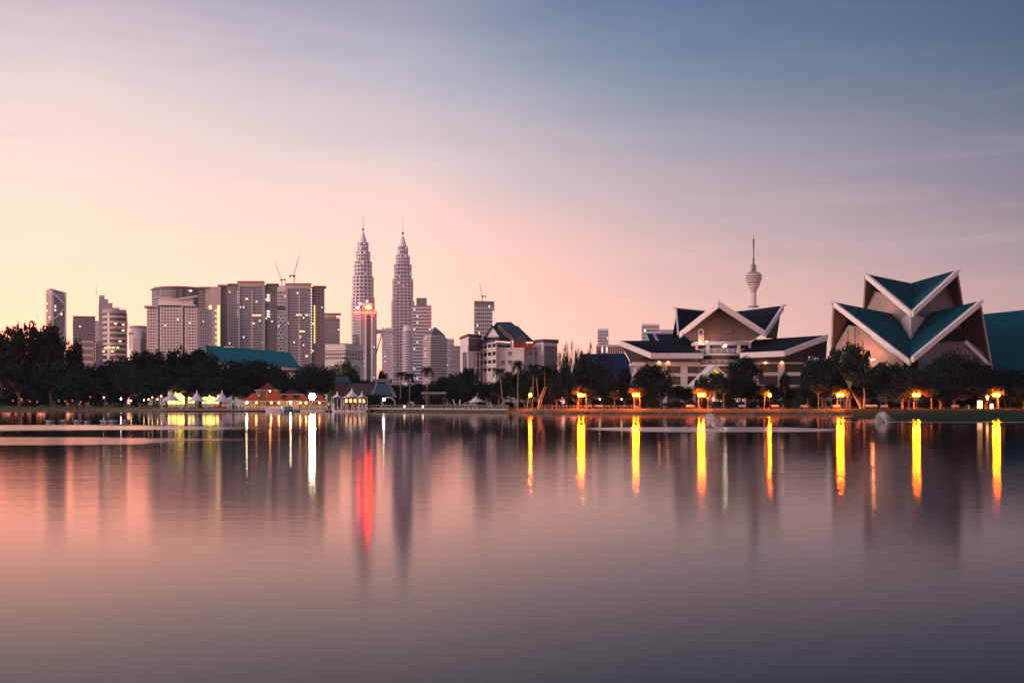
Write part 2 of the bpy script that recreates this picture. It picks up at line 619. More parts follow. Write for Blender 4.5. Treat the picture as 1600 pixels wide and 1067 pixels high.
def build_ground():
    pxs = list(range(-700, 2601, 20))
    rows = [[], [], [], []]
    for p in pxs:
        d = shore(p) + .5 * math.sin(p * .11) + .3 * math.sin(p * .37)
        x = X(p, d)
        for r, (dy, z) in enumerate(((-.6, -.5), (.4, .45), (4.2, G), (60, G))):
            rows[r].append((x * (1 + .0 * r), d + dy, z))
    b = MB()
    n = len(pxs)
    b.v = rows[0] + rows[1] + rows[2] + rows[3]
    for r in range(3):
        for i in range(n - 1):
            b.f.append((r * n + i, r * n + i + 1, (r + 1) * n + i + 1, (r + 1) * n + i))
    # the sheet goes on to the horizon
    base = len(b.v)
    for x, y, z in rows[3]:
        b.v.append((x * 9, 3230, z))
    for i in range(n - 1):
        b.f.append((3 * n + i, 3 * n + i + 1, base + i + 1, base + i))
    struct(b.build('ground', BANKM, smooth=True))
    # grass spit on the right reaching into the lake
    b = MB()
    xs = [57 + 5 * i for i in range(40)]
    k = 7
    for x in xs:
        t = min(1, (x - 57) / 28)
        t = t * t * (3 - 2 * t)
        y0 = 207 - 16 * t + .5 * math.sin(x * .7)
        y1 = 214 + 86 * t
        for j in range(k):
            s = j / (k - 1)
            s2 = s ** 1.6
            z = -.3 + (1.2 * t + .35) * min(1, s2 * 3.2) ** .8 * (1 if s < .99 else 1)
            b.v.append((x, y0 + (y1 - y0) * s2, z + .05 * math.sin(x * 1.3 + j)))
    for i in range(len(xs) - 1):
        for j in range(k - 1):
            a = i * k + j
            b.f.append((a, a + k, a + k + 1, a + 1))
    struct(b.build('grass_spit', GRASS, smooth=True))
    # footpath along the right bank
    b = MB()
    pp = list(range(790, 1761, 10))
    for p in pp:
        d = shore(p)
        x = X(p, d)
        b.v += [(x, d + 8, G + .004), (x, d + 11, G + .004)]
    for i in range(len(pp) - 1):
        b.f.append((2 * i, 2 * i + 2, 2 * i + 3, 2 * i + 1))
    struct(b.build('footpath', CONC))
    # stones along the foot of the right bank
    b = MB()
    for i in range(620):
        p = 812 + 590 * (i + rnd.random()) / 620
        d = shore(p) + .5 * math.sin(p * .11) + .3 * math.sin(p * .37) + rnd.uniform(-.3, .8)
        r = rnd.uniform(.14, .34)
        b.ball((X(p, d), d, rnd.uniform(.02, .38)), r, 6, 4, rnd.uniform(.5, .8))
    o = b.build('edge_stones', STONE, kind='stuff')
    tag(o, 'rough grey stones lining the foot of the orange lit bank', 'stones')


build_ground()

# ------------------------------------------------------------------ twin towers, sky bridge, communications tower
TOWERG = mat('tower_glass', (.10, .08, .12), .3, spec=.5, var=.3, scale=.05)
GABLE2 = mat('shaded_gable_lining', (.20, .165, .165), .8)  # shade of the roof overhang darkened into this lining colour
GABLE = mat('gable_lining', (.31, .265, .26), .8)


def star(a):
    return .93 + .07 * abs(math.cos(4 * a)) ** .7


def twin_tower(name, label, cx, d, spire, ball, cone, tiers):
    s = d / F
    c = XY(cx, d)
    t = thing(name, label, 'skyscraper', (c[0], c[1], G), 'twin towers')
    bands, fins = MB(), MB()
    z_end = G
    for i, (ytop, ybot, hw) in enumerate(tiers):
        r = hw * s
        z0, z1 = max(G, Z(ybot, d)), Z(ytop, d)
        MB().lathe([(r * .90, z0), (r * .90, z1 - .6), (r * .96, z1)], 48, c, star).build('tier', TOWERG, t)
        pitch = 7.4
        nf = max(2, int((z1 - z0) / pitch))
        for k in range(nf):
            zz = z0 + (z1 - z0) * k / nf
            bands.lathe([(r * .90, zz), (r, zz + .2), (r, zz + pitch * .46), (r * .90, zz + pitch * .5)], 48, c, star)
        for k in range(16):
            a = 2 * math.pi * (k + .5) / 16
            rr = r * star(a) * 1.0
            u = (-math.sin(a), math.cos(a))
            n = (math.cos(a), math.sin(a))
            fins.obox(c, u, n, -r * .045, r * .045, rr * .9, rr * 1.03, z0, z1 + .8)
        for k in range(3 if i else 4):
            a = rnd.uniform(math.pi * 1.05, math.pi * 1.95)
            kk = rnd.randrange(nf)
            zz = z0 + (z1 - z0) * (kk + .72) / nf
            piece('lit_window', t, E_WARMW, (c[0] + r * .97 * math.cos(a), c[1] + r * .97 * math.sin(a), zz), (rnd.uniform(1.6, 3.5), 1.0, 2.2), a + math.pi / 2)
    bands.build('floor_band', STEEL, t, kind='stuff')
    fins.build('fin', STEEL, t, kind='stuff')
    z0 = Z(tiers[0][0], d)
    z1 = Z(cone, d)
    r0 = tiers[0][2] * s * .78
    prof = []
    for k in range(9):
        f = k / 8
        r = r0 * (1 - f) ** .85 + .9 * s * f
        zz = z0 + (z1 - z0) * f
        prof += [(r, zz), (r * .93, zz + (z1 - z0) / 8 * .55)]
    MB().lathe(prof, 24, c, star).build('pinnacle', STEEL, t)
    zb = Z(ball, d)
    MB().tube([(c[0], c[1], z1 - 2), (c[0], c[1], zb)], [1.3, .8], 8).build('spire_neck', DSTEEL, t)
    MB().ball((c[0], c[1], zb), 1.9 * s, 14, 8).build('ring_ball', DSTEEL, t)
    MB().tube([(c[0], c[1], zb), (c[0], c[1], Z(spire + 12, d)), (c[0], c[1], Z(spire, d))], [1.0, .8, .35], 6).build('mast', STEEL, t)
    return t


twin_tower('twin_tower', 'tall tiered steel skyscraper with spire rising behind the red lit tower', 567.3, 2900, 333, 358.7, 363,
           [(380, 394, 8.5), (394, 409.5, 11.2), (409.5, 433, 13.9), (433, 466, 16.4), (466, 632, 17.8)])
twin_tower('twin_tower', 'tall tiered steel skyscraper with spire and attached round annex beside grey office block', 629.4, 2960, 340, 364.6, 369,
           [(386, 399.5, 8.3), (399.5, 414, 11.0), (414, 437, 13.7), (437, 471, 16.2), (471, 632, 17.7)])
# sky bridge
d = 2930
t = thing('sky_bridge', 'slim two storey bridge on an inverted V strut linking the twin towers', 'bridge', (X(598, d), d, G))
MB().box(X(584, d), X(613, d), d - 6, d + 6, Z(518.5, d), Z(515, d)).build('deck', STEEL, t)
MB().box(X(584, d), X(613, d), d - 6.5, d + 6.5, Z(521.5, d), Z(519.5, d)).build('deck', STEEL, t)
MB().box(X(584, d), X(613, d), d - 5, d + 5, Z(519.5, d), Z(518.5, d)).build('glazing', GLASSD, t)
for px in (587.5, 606):
    MB().tube([P(597, 521, d), P(px, 553, d)], 1.6, 8).build('strut', STEEL, t)
# attached round annex tower
d = 2905
c = XY(637, d)
t = thing('annex_tower', 'lower round tower hugging the twin tower beside the grey office block', 'tower', (c[0], c[1], G))
r = 9 * d / F
MB().lathe([(r * .95, G), (r * .95, Z(516, d))], 32, c).build('core', GLASSD, t)
bands = MB()
for k in range(30):
    zz = G + (Z(514, d) - G) * k / 30
    bands.lathe([(r * .95, zz), (r, zz + .3), (r, zz + 3.0), (r * .95, zz + 3.2)], 32, c)
bands.build('floor_band', STEEL, t, kind='stuff')
MB().lathe([(r * .8, Z(516, d)), (r * .8, Z(509.5, d))], 24, c).build('crown', STEEL, t)
for k in range(16):
    a = rnd.uniform(math.pi * 1.1, math.pi * 1.9)
    piece('lit_window', t, E_WARMD, (c[0] + r * .97 * math.cos(a), c[1] + r * .97 * math.sin(a), G + (Z(514, d) - G) * (rnd.randrange(12) + .75) / 30), (5, 1, 2), a + math.pi / 2)

# communications tower
d = 3000
s = d / F
c = XY(1177.5, d)
t = thing('communications_tower', 'slender telecommunications tower with banded bulb head and tall mast', 'tower', (c[0], c[1], G))
MB().lathe([(6.0 * s, G), (5.0 * s, Z(540, d)), (4.6 * s, Z(478, d)), (4.2 * s, Z(456, d))], 24, c).build('shaft', WHITE2, t, True)
MB().lathe([(4.3 * s, Z(456.5, d)), (5.2 * s, Z(453, d)), (7.2 * s, Z(449.5, d)), (8.8 * s, Z(447.5, d))], 24, c).build('neck', PINKW, t, True)  # pink light on the neck put in as its own colour
pod = [(448, 8.8), (445, 10.0), (441.5, 11.4), (438.5, 12.6), (435, 13.4), (431.5, 12.9)]
for i, (y, hw) in enumerate(pod):
    MB().lathe([(hw * .86 * s, Z(y, d)), (hw * s, Z(y - .4, d)), (hw * 1.04 * s, Z(y - 1.9, d)), (hw * .9 * s, Z(y - 2.2, d))], 28, c).build('gallery', WHITE, t)
MB().lathe([(8.0 * s, Z(448, d)), (11.6 * s, Z(436, d)), (11.6 * s, Z(430, d))], 24, c).build('glazing', DSTEEL, t)
MB().lathe([(12.0 * s, Z(429.3, d)), (10.5 * s, Z(427.5, d)), (6 * s, Z(425, d)), (3.2 * s, Z(423.5, d))], 24, c).build('pod_roof', CONC, t, True)
for y in (422, 419, 416):
    MB().lathe([(4.6 * s, Z(y, d)), (4.6 * s, Z(y - 1.3, d))], 16, c).build('antenna_deck', CONC, t)
MB().lathe([(3 * s, Z(424, d)), (2.6 * s, Z(414, d)), (1.5 * s, Z(412, d)), (1.3 * s, Z(405, d)), (.8 * s, Z(400, d)), (.8 * s, Z(387, d)), (1.3 * s, Z(386.5, d)),
            (1.3 * s, Z(374, d)), (.45 * s, Z(373, d)), (.3 * s, Z(367, d))], 8, c).build('mast', DSTEEL, t)
MB().lathe([(9 * s, Z(479.5, d)), (9 * s, Z(478, d))], 20, c).build('collar', CONC, t)

# ------------------------------------------------------------------ city blocks behind the trees


def simple(name, label, px0, px1, top, d, depth, core, nf, nb, bm=None, pm=None, skew=0.0, lk=0, lm=None, band=.36, pier=.15, proud=.6, roof=None, cat='tower block'):
    fp = rect(px0, px1, d, depth, skew)
    t = thing(name, label, cat, (X((px0 + px1) / 2, d), d, G))
    z1 = Z(top, d)
    tower(t, fp, G, z1, core, nf, [nb, max(2, nb // 2), nb, max(2, nb // 2)], bm, pm, band, pier, proud, edges=(0, 1, 3), litk=lk, litm=lm)
    if roof:
        cx = [(p[0], p[1]) for p in fp]
        MB().prism(cx, z1, z1 + roof).build('parapet', bm or pm or core, t)
    return t, fp, z1


# slab tower with diagonal bracing
d = 2600
t = thing('braced_tower', 'slanted top slab tower with pale diagonal bracing behind the brown tree', 'skyscraper', (X(88, d), d, G))
A, B, C_ = XY(79, d), XY(103, d + 18), XY(72, d + 40)
fp = [A, B, XY(102.5, d + 68), XY(74, d + 74), C_]
MB().prism(fp, G, [Z(450.5, d), Z(456, d), Z(456, d), Z(450.5, d), Z(450.5, d)]).build('core', GLASSD, t)
b = MB()
for (p0, y0, p1, y1) in ((80.5, 501, 102, 480), (84, 457, 102, 475), (80, 540, 101, 520)):
    MB().beam(P(p0, y0, d - 2.5), P(p1, y1, d + 12), 3, 3.2).build('brace', STEEL, t)
b = MB()
for (p, dd) in ((79.6, d - 1.5), (82.4, d + .5), (102.4, d + 16)):
    b.box(X(p, dd) - 1.4, X(p, dd) + 1.4, dd - 1.5, dd + 2, G, Z(452.5 + (p - 79) * .2, dd))
b.build('pier', STEEL, t)
bands = MB()
for k in range(6):
    bands.beam(P(86 + k * 2.8, 460 + k * 3.2, d - 1), P(102, 460.5 + k * 3.2, d + 16), 2, 1.5)
bands.build('louvre', STEEL, t, kind='stuff')
bands = MB()
facade(A, B, G, Z(462, d), 46, 6, bands, None, .25, .1, .5)
facade(C_, A, G, Z(456, d), 46, 6, bands, None, .3, .1, .5)
bands.build('floor_band', GREY, t, kind='stuff')
lit(t, C_, A, G, Z(452, d), 30, 2, [(26, 0), (24, 0), (22, 1), (19, 0), (17, 1)], E_WARMW, .2)
lit(t, A, B, G, Z(452, d), 30, 5, [(24, 1), (23, 3), (25, 1), (12, 2), (12, 3), (11, 3), (11, 2)], E_WARMW, .2, off=.9)

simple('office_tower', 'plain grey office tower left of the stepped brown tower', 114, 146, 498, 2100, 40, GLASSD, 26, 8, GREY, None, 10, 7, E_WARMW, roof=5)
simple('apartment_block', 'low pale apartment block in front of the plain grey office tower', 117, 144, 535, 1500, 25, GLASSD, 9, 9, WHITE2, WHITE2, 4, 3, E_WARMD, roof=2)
# stepped brown tower with a banded bow front
d = 1500
t = thing('stepped_tower', 'brown tower stepping down to the right with a pale banded bow front', 'tower block', (X(170, d), d, G))
for i, (p0, p1, y) in enumerate(((149.5, 158.5, 460.3), (158.5, 164, 466), (164, 171, 472), (171, 182, 479.5))):
    MB().sbox(X(p0, d), X(p1, d) - .02, d + 12 + .01 * i, d + 40, G, Z(y, d)).build('slab', BROWN, t)
MB().sbox(X(143.5, d), X(149.4, d), d + 14, d + 36, G, Z(500, d)).build('side_slab', TAN, t)
MB().sbox(X(147, d), X(149.45, d), d + 16, d + 30, Z(500, d), Z(472, d)).build('side_slab', TAN, t)
bow = [(X(158.5 + 36.5 * k / 12, d), d + 11.9 - 13 * math.sin(math.pi * (.12 + .76 * k / 12))) for k in range(13)]
fpb = bow + [(bow[-1][0] * (1 + 30 / d), d + 30), (bow[0][0] * (1 + 30 / d), d + 30)]
MB().prism(fpb, G, Z(485, d)).build('bow_front', GLASS, t)
bands = MB()
nfl = 17


def grow(fp, k):
    return [(x, y - k) for x, y in fp]


for k in range(nfl):
    z0 = G + (Z(488, d) - G) * k / nfl
    bands.prism(grow(bow, 1.0) + [(bow[-1][0] * (1 + 25 / d), d + 25), (bow[0][0] * (1 + 25 / d), d + 25)], z0, z0 + (Z(488, d) - G) / nfl * .42)
bands.build('floor_band', WHITE2, t, kind='stuff')
MB().prism(grow(bow, 1.2) + [(bow[-1][0] * (1 + 29 / d), d + 29), (bow[0][0] * (1 + 29 / d), d + 29)], Z(489, d), Z(485, d) + .2).build('parapet', TAN, t)
MB().prism(grow(bow, 1.6) + [(bow[-1][0] * (1 + 29.5 / d), d + 29.5), (bow[0][0] * (1 + 29.5 / d), d + 29.5)], Z(485, d) + .3, Z(483.5, d)).build('roof_rim', WHITE2, t)
MB().sbox(X(194.7, d), X(197.5, d), d + 4, d + 30, G, Z(490, d)).build('fin_wall', BROWN, t)
MB().tube([P(150.3, 461, d + 20), P(150.3, 446, d + 20)], [.5, .2], 6).build('mast', STEEL, t)
for (px, y) in ((191, 507), (191, 516), (181, 506), (187, 533), (165, 543), (172, 543), (178, 543), (184, 543), (160, 549), (176, 549)):
    k = (px - 158.5) / 36.5
    piece('lit_window', t, E_WARMD, (X(px, d), d + 11.3 - 13 * math.sin(math.pi * (.12 + .76 * k)), Z(y, d)), (3.4, 1.2, 1.9))
# round topped cylinder
d = 2000
c = XY(217, d + 15)
t = thing('round_tower', 'pale drum shaped tower with curved roof rim beside the white condominium', 'tower block', (c[0], c[1], G))
r = 13.5 * d / F
MB().lathe([(r, G), (r, Z(512, d))], 32, c).build('drum', WHITE2, t, True)
MB().lathe([(r * 1.06, Z(512, d)), (r * 1.08, Z(510.5, d)), (r * .98, Z(508.5, d))], 32, c).build('roof_rim', CONC, t)
MB().sbox(X(210, d), X(221, d), d - 6, d + 8, G, Z(528, d)).build('podium', PINKW, t)
b = MB()
for k in range(5):
    b.box(X(222 + k * 1.6, d) - .5, X(222 + k * 1.6, d) + .5, c[1] - r * .97 + k * .8, c[1], G, Z(517 + k, d))
b.build('louvre', GLASSD, t, kind='stuff')

# white condominium
d = 1350
t = thing('white_condominium', 'white stepped condominium with balconies in front of the round brown block', 'apartment block', (X(278, d), d, G))


def wing(t, p0, p1, top, dd, depth, nb, core=GLASS, bm=WHITE, pm=WHITE, nf=None, band=.42, pier=.34, proud=.8, skew=0, lk=0, lm=None, edges=(0, 1, 3)):
    z1 = Z(top, dd)
    nf = nf or max(3, int((z1 - G) / 3.2))
    fp = rect(p0, p1, dd, depth, skew)
    tower(t, fp, G, z1, core, nf, [nb, 4, nb, 4], bm, pm, band, pier, proud, name='wing', edges=edges, litk=lk, litm=lm)
    return fp, z1, nf


wing(t, 230.5, 246, 481, d, 22, 4, lk=3)
wing(t, 246, 251, 480, d + 8, 16, 1, bm=None, core=WHITE, pm=WHITE)
wing(t, 251, 285, 479, d - 6, 26, 7, lk=4)
wing(t, 285, 290, 481, d + 8, 16, 1, core=GREY, bm=None)
wing(t, 290, 308, 480, d - 6, 26, 4, lk=3)
wing(t, 308, 325, 482, d - 5.5, 24, 6, skew=14, lk=3, pier=.5)
wing(t, 247, 302, 466, d + 12, 18, 9, nf=3, core=WHITE, bm=WHITE2, pm=None, band=.12, proud=.3)
MB().plate([P(245, 462, d + 4), P(275, 467, d + 4), P(275, 466, d + 34), P(245, 461, d + 34)], 1.2).build('canopy_roof', WHITE2, t)
MB().plate([P(278, 467, d + 4), P(309, 462, d + 4), P(309, 461, d + 34), P(278, 466, d + 34)], 1.2).build('canopy_roof', WHITE2, t)
for (p0, p1, y) in ((229, 247.5, 480), (250, 286, 478), (289, 309, 479)):
    MB().sbox(X(p0, d), X(p1, d), d - 8.5, d + 18, Z(y, d) + .05, Z(y - 2, d)).build('parapet', WHITE, t)

# round brown block behind
d = 1600
t = thing('round_condominium', 'brown curved condominium with overhanging roof behind the white condominium', 'apartment block', (X(270, d), d, G))
arc = [(X(237 + 67 * k / 14, d), d + 26 - 26 * math.sin(math.pi * (.1 + .8 * k / 14))) for k in range(15)]
fp = arc + [(arc[-1][0] * (1 + 45 / d), d + 45), (arc[0][0] * (1 + 45 / d), d + 45)]
MB().prism(fp, G, Z(449, d)).build('core', GREY, t)
bands = MB()
for k in range(44):
    zz = G + (Z(452, d) - G) * k / 44
    if k % 1 == 0:
        bands.prism(grow(arc[3:9], .9) + [(arc[8][0] * (1 + 30 / d), d + 30), (arc[3][0] * (1 + 30 / d), d + 30)], zz, zz + 1.6)
        bands.prism(grow(arc[0:2], .9) + [(arc[1][0] * (1 + 30 / d), d + 30), (arc[0][0] * (1 + 30 / d), d + 30)], zz, zz + 1.6)
bands.build('floor_band', TAN, t, kind='stuff')
for (i, j) in ((2, 3), (9, 10), (11, 12)):
    MB().prism(grow(arc[i:j + 1], 1.3) + [(arc[j][0] * (1 + 30 / d), d + 30), (arc[i][0] * (1 + 30 / d), d + 30)], G, Z(450.5, d)).build('wall_strip', BROWN, t)
MB().prism([(x * 1.0 + (x - X(270, d)) * .03, y - 2.5) for x, y in arc] + [(arc[-1][0] * (1 + 47 / d) + 2, d + 47), (arc[0][0] * (1 + 47 / d) - 2, d + 47)], Z(449, d), Z(447, d)).build('roof_slab', BROWN, t)
piece('lit_window', t, E_WARMW, (X(294, d), d + 9, Z(453.5, d)), (5, 3, 2))

# brown condominium with lit stair strips
d = 1500
t = thing('brown_condominium', 'brown condominium with two bright yellow stairwell strips', 'apartment block', (X(333, d), d, G))
wing(t, 310.5, 321, 449, d + 30, 30, 3, core=GLASS, bm=BROWN, pm=None, lk=4, lm=E_WARMW)
wing(t, 321, 329, 448.5, d + 12, 30, 1, core=TAN, bm=None, pm=None)
fpA, zA, nA = wing(t, 329, 345, 448, d, 40, 1, core=PINKW, bm=None, pm=None)
wing(t, 345, 357, 447, d + 6, 30, 2, core=BROWN, bm=BROWN, pm=None, band=.5)
MB().sbox(X(307, d), X(331, d), d + 8, d + 60, Z(448.6, d), Z(447, d)).build('roof_slab', BROWN, t)
MB().sbox(X(341, d), X(358.5, d), d - 3, d + 40, Z(447, d), Z(445, d)).build('roof_slab', BROWN, t)
for k in range(15):
    y = 479 + k * 4.25
    piece('lit_window', t, E_WARMD, (X(328.6, d), d - .4, Z(y, d)), (3.6, .6, 2.7))
    piece('lit_window', t, E_WARMD, (X(341.6, d), d - .4, Z(y, d)), (3.2, .6, 3.0))
    if k % 2:
        piece('lit_window', t, E_WARMW, (X(337.5, d), d - .4, Z(y + 2, d)), (1.4, .6, 1.4))


CONDOG = mat('blue_grey_cladding', (.33, .38, .46), .6)  # lightened in place of haze, like the other skyline tones


def big_condo(label, pc0, pc1, pl0, pr1, top, d, seed, litn):
    t = thing('glass_condominium', label, 'apartment block', (X((pc0 + pc1) / 2, d), d, G))
    z1 = Z(top + 9, d)
    fp, z, nf = wing(t, pc0, pc1, top + 9, d, 30, 8, core=GLASSB, bm=CONDOG, pm=CONDOG, band=.30, pier=.10, proud=.5)
    A, B = fp[0], fp[1]
    lit(t, A, B, G, z1, nf, 8, litn, E_WARMD, .3, wide=.85)
    lit(t, A, B, G, z1, nf, 8, set(cells(nf, 8, 9, .25)), E_WARMW, .3, wide=.4)
    if pl0 < pc0:
        wing(t, pl0, pc0, top + 7, d + 9, 26, 4, core=GLASS, bm=BROWN, pm=BROWN, band=.4, lk=5, lm=E_WARMW)
    if pr1 > pc1:
        wing(t, pc1, pr1, top + 6, d + 9, 26, 4, core=GLASS, bm=BROWN, pm=BROWN, band=.34, lk=6, lm=E_WARMW)
    for p in (pc0 + .9, pc1 - .9):
        MB().sbox(X(p, d) - 1.3, X(p, d) + 1.3, d - 1.6, d + 4, G, Z(top + 8, d)).build('pier', TAN, t)
    pm_ = (pc0 + pc1) / 2 + 1
    MB().sbox(X(pm_, d) - .35, X(pm_, d) + .35, d - 1.2, d + 1, G, z1 - 4).build('mullion', STEEL, t)
    b = MB()
    for k in range(nf - 12):
        zz = G + (z1 - G) * k / nf
        b.box(X(pm_ - 3.2, d), X(pm_ + 3.2, d), d - 1.0, d, zz, zz + 1.0)
    b.build('balcony', WHITE2, t, kind='stuff')
    MB().sbox(X(pc0 - .3, d), X(pc1 + .3, d), d - 1.2, d + 26, z1 + .02, Z(top + 1.2, d)).build('crown_wall', TAN, t)
    b = MB()
    for k in range(26):
        x = X(pc0 + (pc1 - pc0) * (k + .5) / 26, d)
        b.box(x - .35, x + .35, d - 1.7, d - 1.1, z1 + .6, Z(top + 1.6, d))
    b.build('crown_fin', WHITE2, t, kind='stuff')
    MB().sbox(X(pc0 - 1.2, d), X(pc1 + 1.0, d), d - 4, d + 30, Z(top + 1.2, d), Z(top, d)).build('roof_slab', BROWN, t)
    if pl0 < pc0:
        MB().sbox(X(pl0 - 2, d), X(pc0 - 1.3, d), d + 4, d + 36, Z(top + 4, d), Z(top + 3, d)).build('roof_slab', BROWN, t)
        MB().sbox(X(pl0 + 3, d), X(pc0 - 1.3, d), d + 10, d + 32, Z(top + 7, d), Z(top + 4, d)).build('crown_wall', TAN, t)
    MB().sbox(X(pc1 + 1.1, d), X(pr1 + 3, d), d + 4, d + 36, Z(top + 4, d), Z(top + 3, d)).build('roof_slab', BROWN, t)
    MB().sbox(X(pc1 + 1.3, d), X(pr1 - 2, d), d + 10, d + 32, Z(top + 7, d), Z(top + 4, d)).build('crown_wall', TAN, t)
    return t


t = big_condo('glassy dark condominium with brown wings standing left of the white topped tower', 373, 413.5, 356.5, 432, 439.5, 1450, 1,
              [(32, 5), (32, 6), (32, 4), (38, 2), (29, 4), (19, 4), (19, 5), (19, 6), (15, 0), (9, 1)])
for k in (3, 5, 7, 9, 11, 17, 19, 21):
    piece('lit_window', t, E_WARMW, (X(371.5, 1450), 1456, Z(449 + k * 2.1, 1450)), (2.6, 2, 1.8))
    if k not in (3, 11):
        piece('lit_window', t, E_WARMW, (X(417.5, 1450), 1456.5, Z(450 + k * 2.1, 1450)), (3.0, 3, 1.8))
t = big_condo('glassy dark condominium with brown right wing standing right of the white topped tower', 447.5, 486.5, 447.5, 506, 443, 1450, 2,
              [(32, 4), (32, 3), (26, 4), (26, 5), (7, 4), (7, 5), (7, 1), (32, 6), (17, 6)])
for k in range(24):
    piece('lit_window', t, E_WARMW, (X(487.2, 1450), 1448.3, Z(452 + k * 4.3, 1450)), (.9, .6, 1.5))
for k in range(14):
    piece('lit_window', t, E_WARMD, (X(489.8, 1450), 1457.6, Z(478 + k * 4.3, 1450)), (1.5, .6, 2.6))
# white topped tower between them
d = 1750
t, fp, z = simple('topped_out_tower', 'narrow pale tower with lattice cladding between the two glassy condominiums', 430.5, 447.5, 456, d, 26, GLASSB, 34, 5, STEEL, STEEL, band=.3, pier=.2, lk=8, lm=E_WARMW)
MB().sbox(X(429.5, d), X(448, d), d - 1.5, d + 28, z + .05, Z(446.5, d)).build('crown_wall', WHITE, t)
MB().sbox(X(430, d), X(448, d), d - 1.8, d + 10, Z(484, d), Z(478.5, d)).build('dark_storey', DSTEEL, t)
b = MB()
for i in range(16):
    for j in range(5):
        if (i + j) % 2:
            b.box(X(431.5 + j * 3.2, d), X(433.9 + j * 3.2, d), d - 2.0, d - .8, Z(556 - i * 4.3, d), Z(553.4 - i * 4.3, d))
b.build('lattice', WHITE, t, kind='stuff')


def crane(label, px, ybase, ymast, jx, jy, d, s=1.0):
    t = thing('tower_crane', label, 'crane', tuple(P(px, ybase, d)), 'tower cranes')
    MB().tube([P(px, ybase, d), P(px, ymast, d)], .8 * s, 4).build('mast', PAINTW, t)
    b = MB()
    n = 7
    a, e = P(px, ymast, d), P(jx, jy, d)
    b.tube([a, e], .35 * s, 4)
    up = Vector((.0, 0, 1)).cross(e - a)
    off = (e - a).cross(Vector((0, 1, 0))).normalized() * 1.6 * s
    b.tube([a + off, e], .3 * s, 4)
    for k in range(n):
        b.tube([a.lerp(e, k / n) + off * (1 - k / n), a.lerp(e, (k + .5) / n)], .2 * s, 4)
    b.build('jib', PAINTW, t)
    c_ = a + Vector((-math.copysign(4.5 * s, jx - px), 0, .8 * s))
    MB().tube([a, c_], .6 * s, 4).build('counter_jib', PAINTW, t)
    MB().box(c_.x - 1.3 * s, c_.x + 1.3 * s, d - 1, d + 1, c_.z - 2.2 * s, c_.z).build('counterweight', DSTEEL, t)
    MB().box(a.x - 1.3 * s, a.x + 1.3 * s, d - 1.2 * s, d + 1.2 * s, a.z - 1.6 * s, a.z + .9 * s).build('cab', DSTEEL, t)


crane('pale luffing crane on the white topped tower with its jib leaning left', 440, 447, 437, 430, 410, 1750)
crane('luffing crane on the glassy condominium with its jib raised to the right', 459.5, 444, 431, 468, 399, 1460)
crane('luffing crane on top of the narrow glass office tower', 753.5, 471, 463, 749, 440, 1800)
crane('thin crane standing between the stepped brown tower and the drum shaped tower', 202.5, 545, 521, 194.5, 477, 1800)

# further blocks
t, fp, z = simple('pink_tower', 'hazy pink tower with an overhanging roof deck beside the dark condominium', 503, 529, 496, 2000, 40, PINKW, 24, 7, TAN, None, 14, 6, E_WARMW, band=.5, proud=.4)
MB().sbox(X(506, 2000), X(525, 2000), 2005, 2030, z + .05, Z(490.5, 2000)).build('penthouse', PINKW, t)
MB().sbox(X(504, 2000), X(533, 2000), 2000, 2034, Z(490.5, 2000) + .02, Z(489, 2000)).build('roof_deck', TAN, t)
d = 760
t = thing('white_office', 'low white office block with strip windows behind the green tree', 'office block', (X(535, d), d, G))
A, Bc, Cc = (X(508, d), d), (X(541, d), d - 4), (X(563, d), d + 16)
fp = [A, Bc, Cc, (Cc[0] - 8, d + 30), (A[0] - 4, d + 26)]
MB().prism(fp, G, Z(538, d)).build('wall', WHITE, t)
MB().prism([(x, y) for x, y in ((fp[0][0] + 3, fp[0][1] + 2), (fp[1][0] - 1, fp[1][1] + 2), (fp[2][0] - 2, fp[2][1] + 1), fp[3], fp[4])], Z(538, d) + .02, Z(536.5, d)).build('roof', DGREY, t)
for (q0, q1, n_) in ((A, Bc, 10), (Bc, Cc, 6)):
    u, n, w = frame_of(q0, q1)
    for (y, hh) in ((548.5, .75), (553.5, 1.5), (559.5, 1.4)):
        for k in range(n_):
            cc = (k + .5) * w / n_
            piece('window', t, GLASS, (q0[0] + u.x * cc, q0[1] + u.y * cc, Z(y, d)), (w / n_ * .62, .25, hh), math.atan2(u.y, u.x))
        b = MB()
        b.obox(q0, u, n, .1, w - .1, -.05, .3, Z(y, d) - hh * .75, Z(y, d) - hh * .55)
        b.build('sill', WHITE, t)
# red lit tower
d = 2400
t = thing('red_lit_tower', 'grey stepped office tower crowned with blazing red lights before the twin tower', 'skyscraper', (X(570, d), d, G))
tower(t, rect(563, 586, d, 40), G, Z(484, d), GLASSB, 34, [8, 4, 8, 4], GREY, STEEL, .3, .3, .6, name='shaft', edges=(0, 1, 3), litk=8, litm=E_WARMW)
tower(t, rect(553, 562, d + 6, 34), G, Z(485, d), STEEL, 34, [3, 4, 3, 4], GREY, None, .3, .2, .4, name='shaft', edges=(0, 3))
tower(t, rect(586.1, 588.6, d + 8, 30), G, Z(486, d), GREY, 34, [2, 2, 2, 2], None, None, name='shaft', edges=(0,))
tower(t, rect(551, 556, d - 3, 24), G, Z(523, d), GREY, 20, [2, 3, 2, 2], STEEL, None, .3, .2, .4, name='shaft', edges=(0, 3))
for px in (571.5, 581):
    MB().sbox(X(px, d) - 1.6, X(px, d) + 1.6, d - 2.2, d + 3, G, Z(487, d)).build('pier', STEEL, t)
MB().sbox(X(572.2, d), X(580.2, d), d - 1.6, d + 2, G, Z(492, d)).build('glazed_bay', GLASS, t)
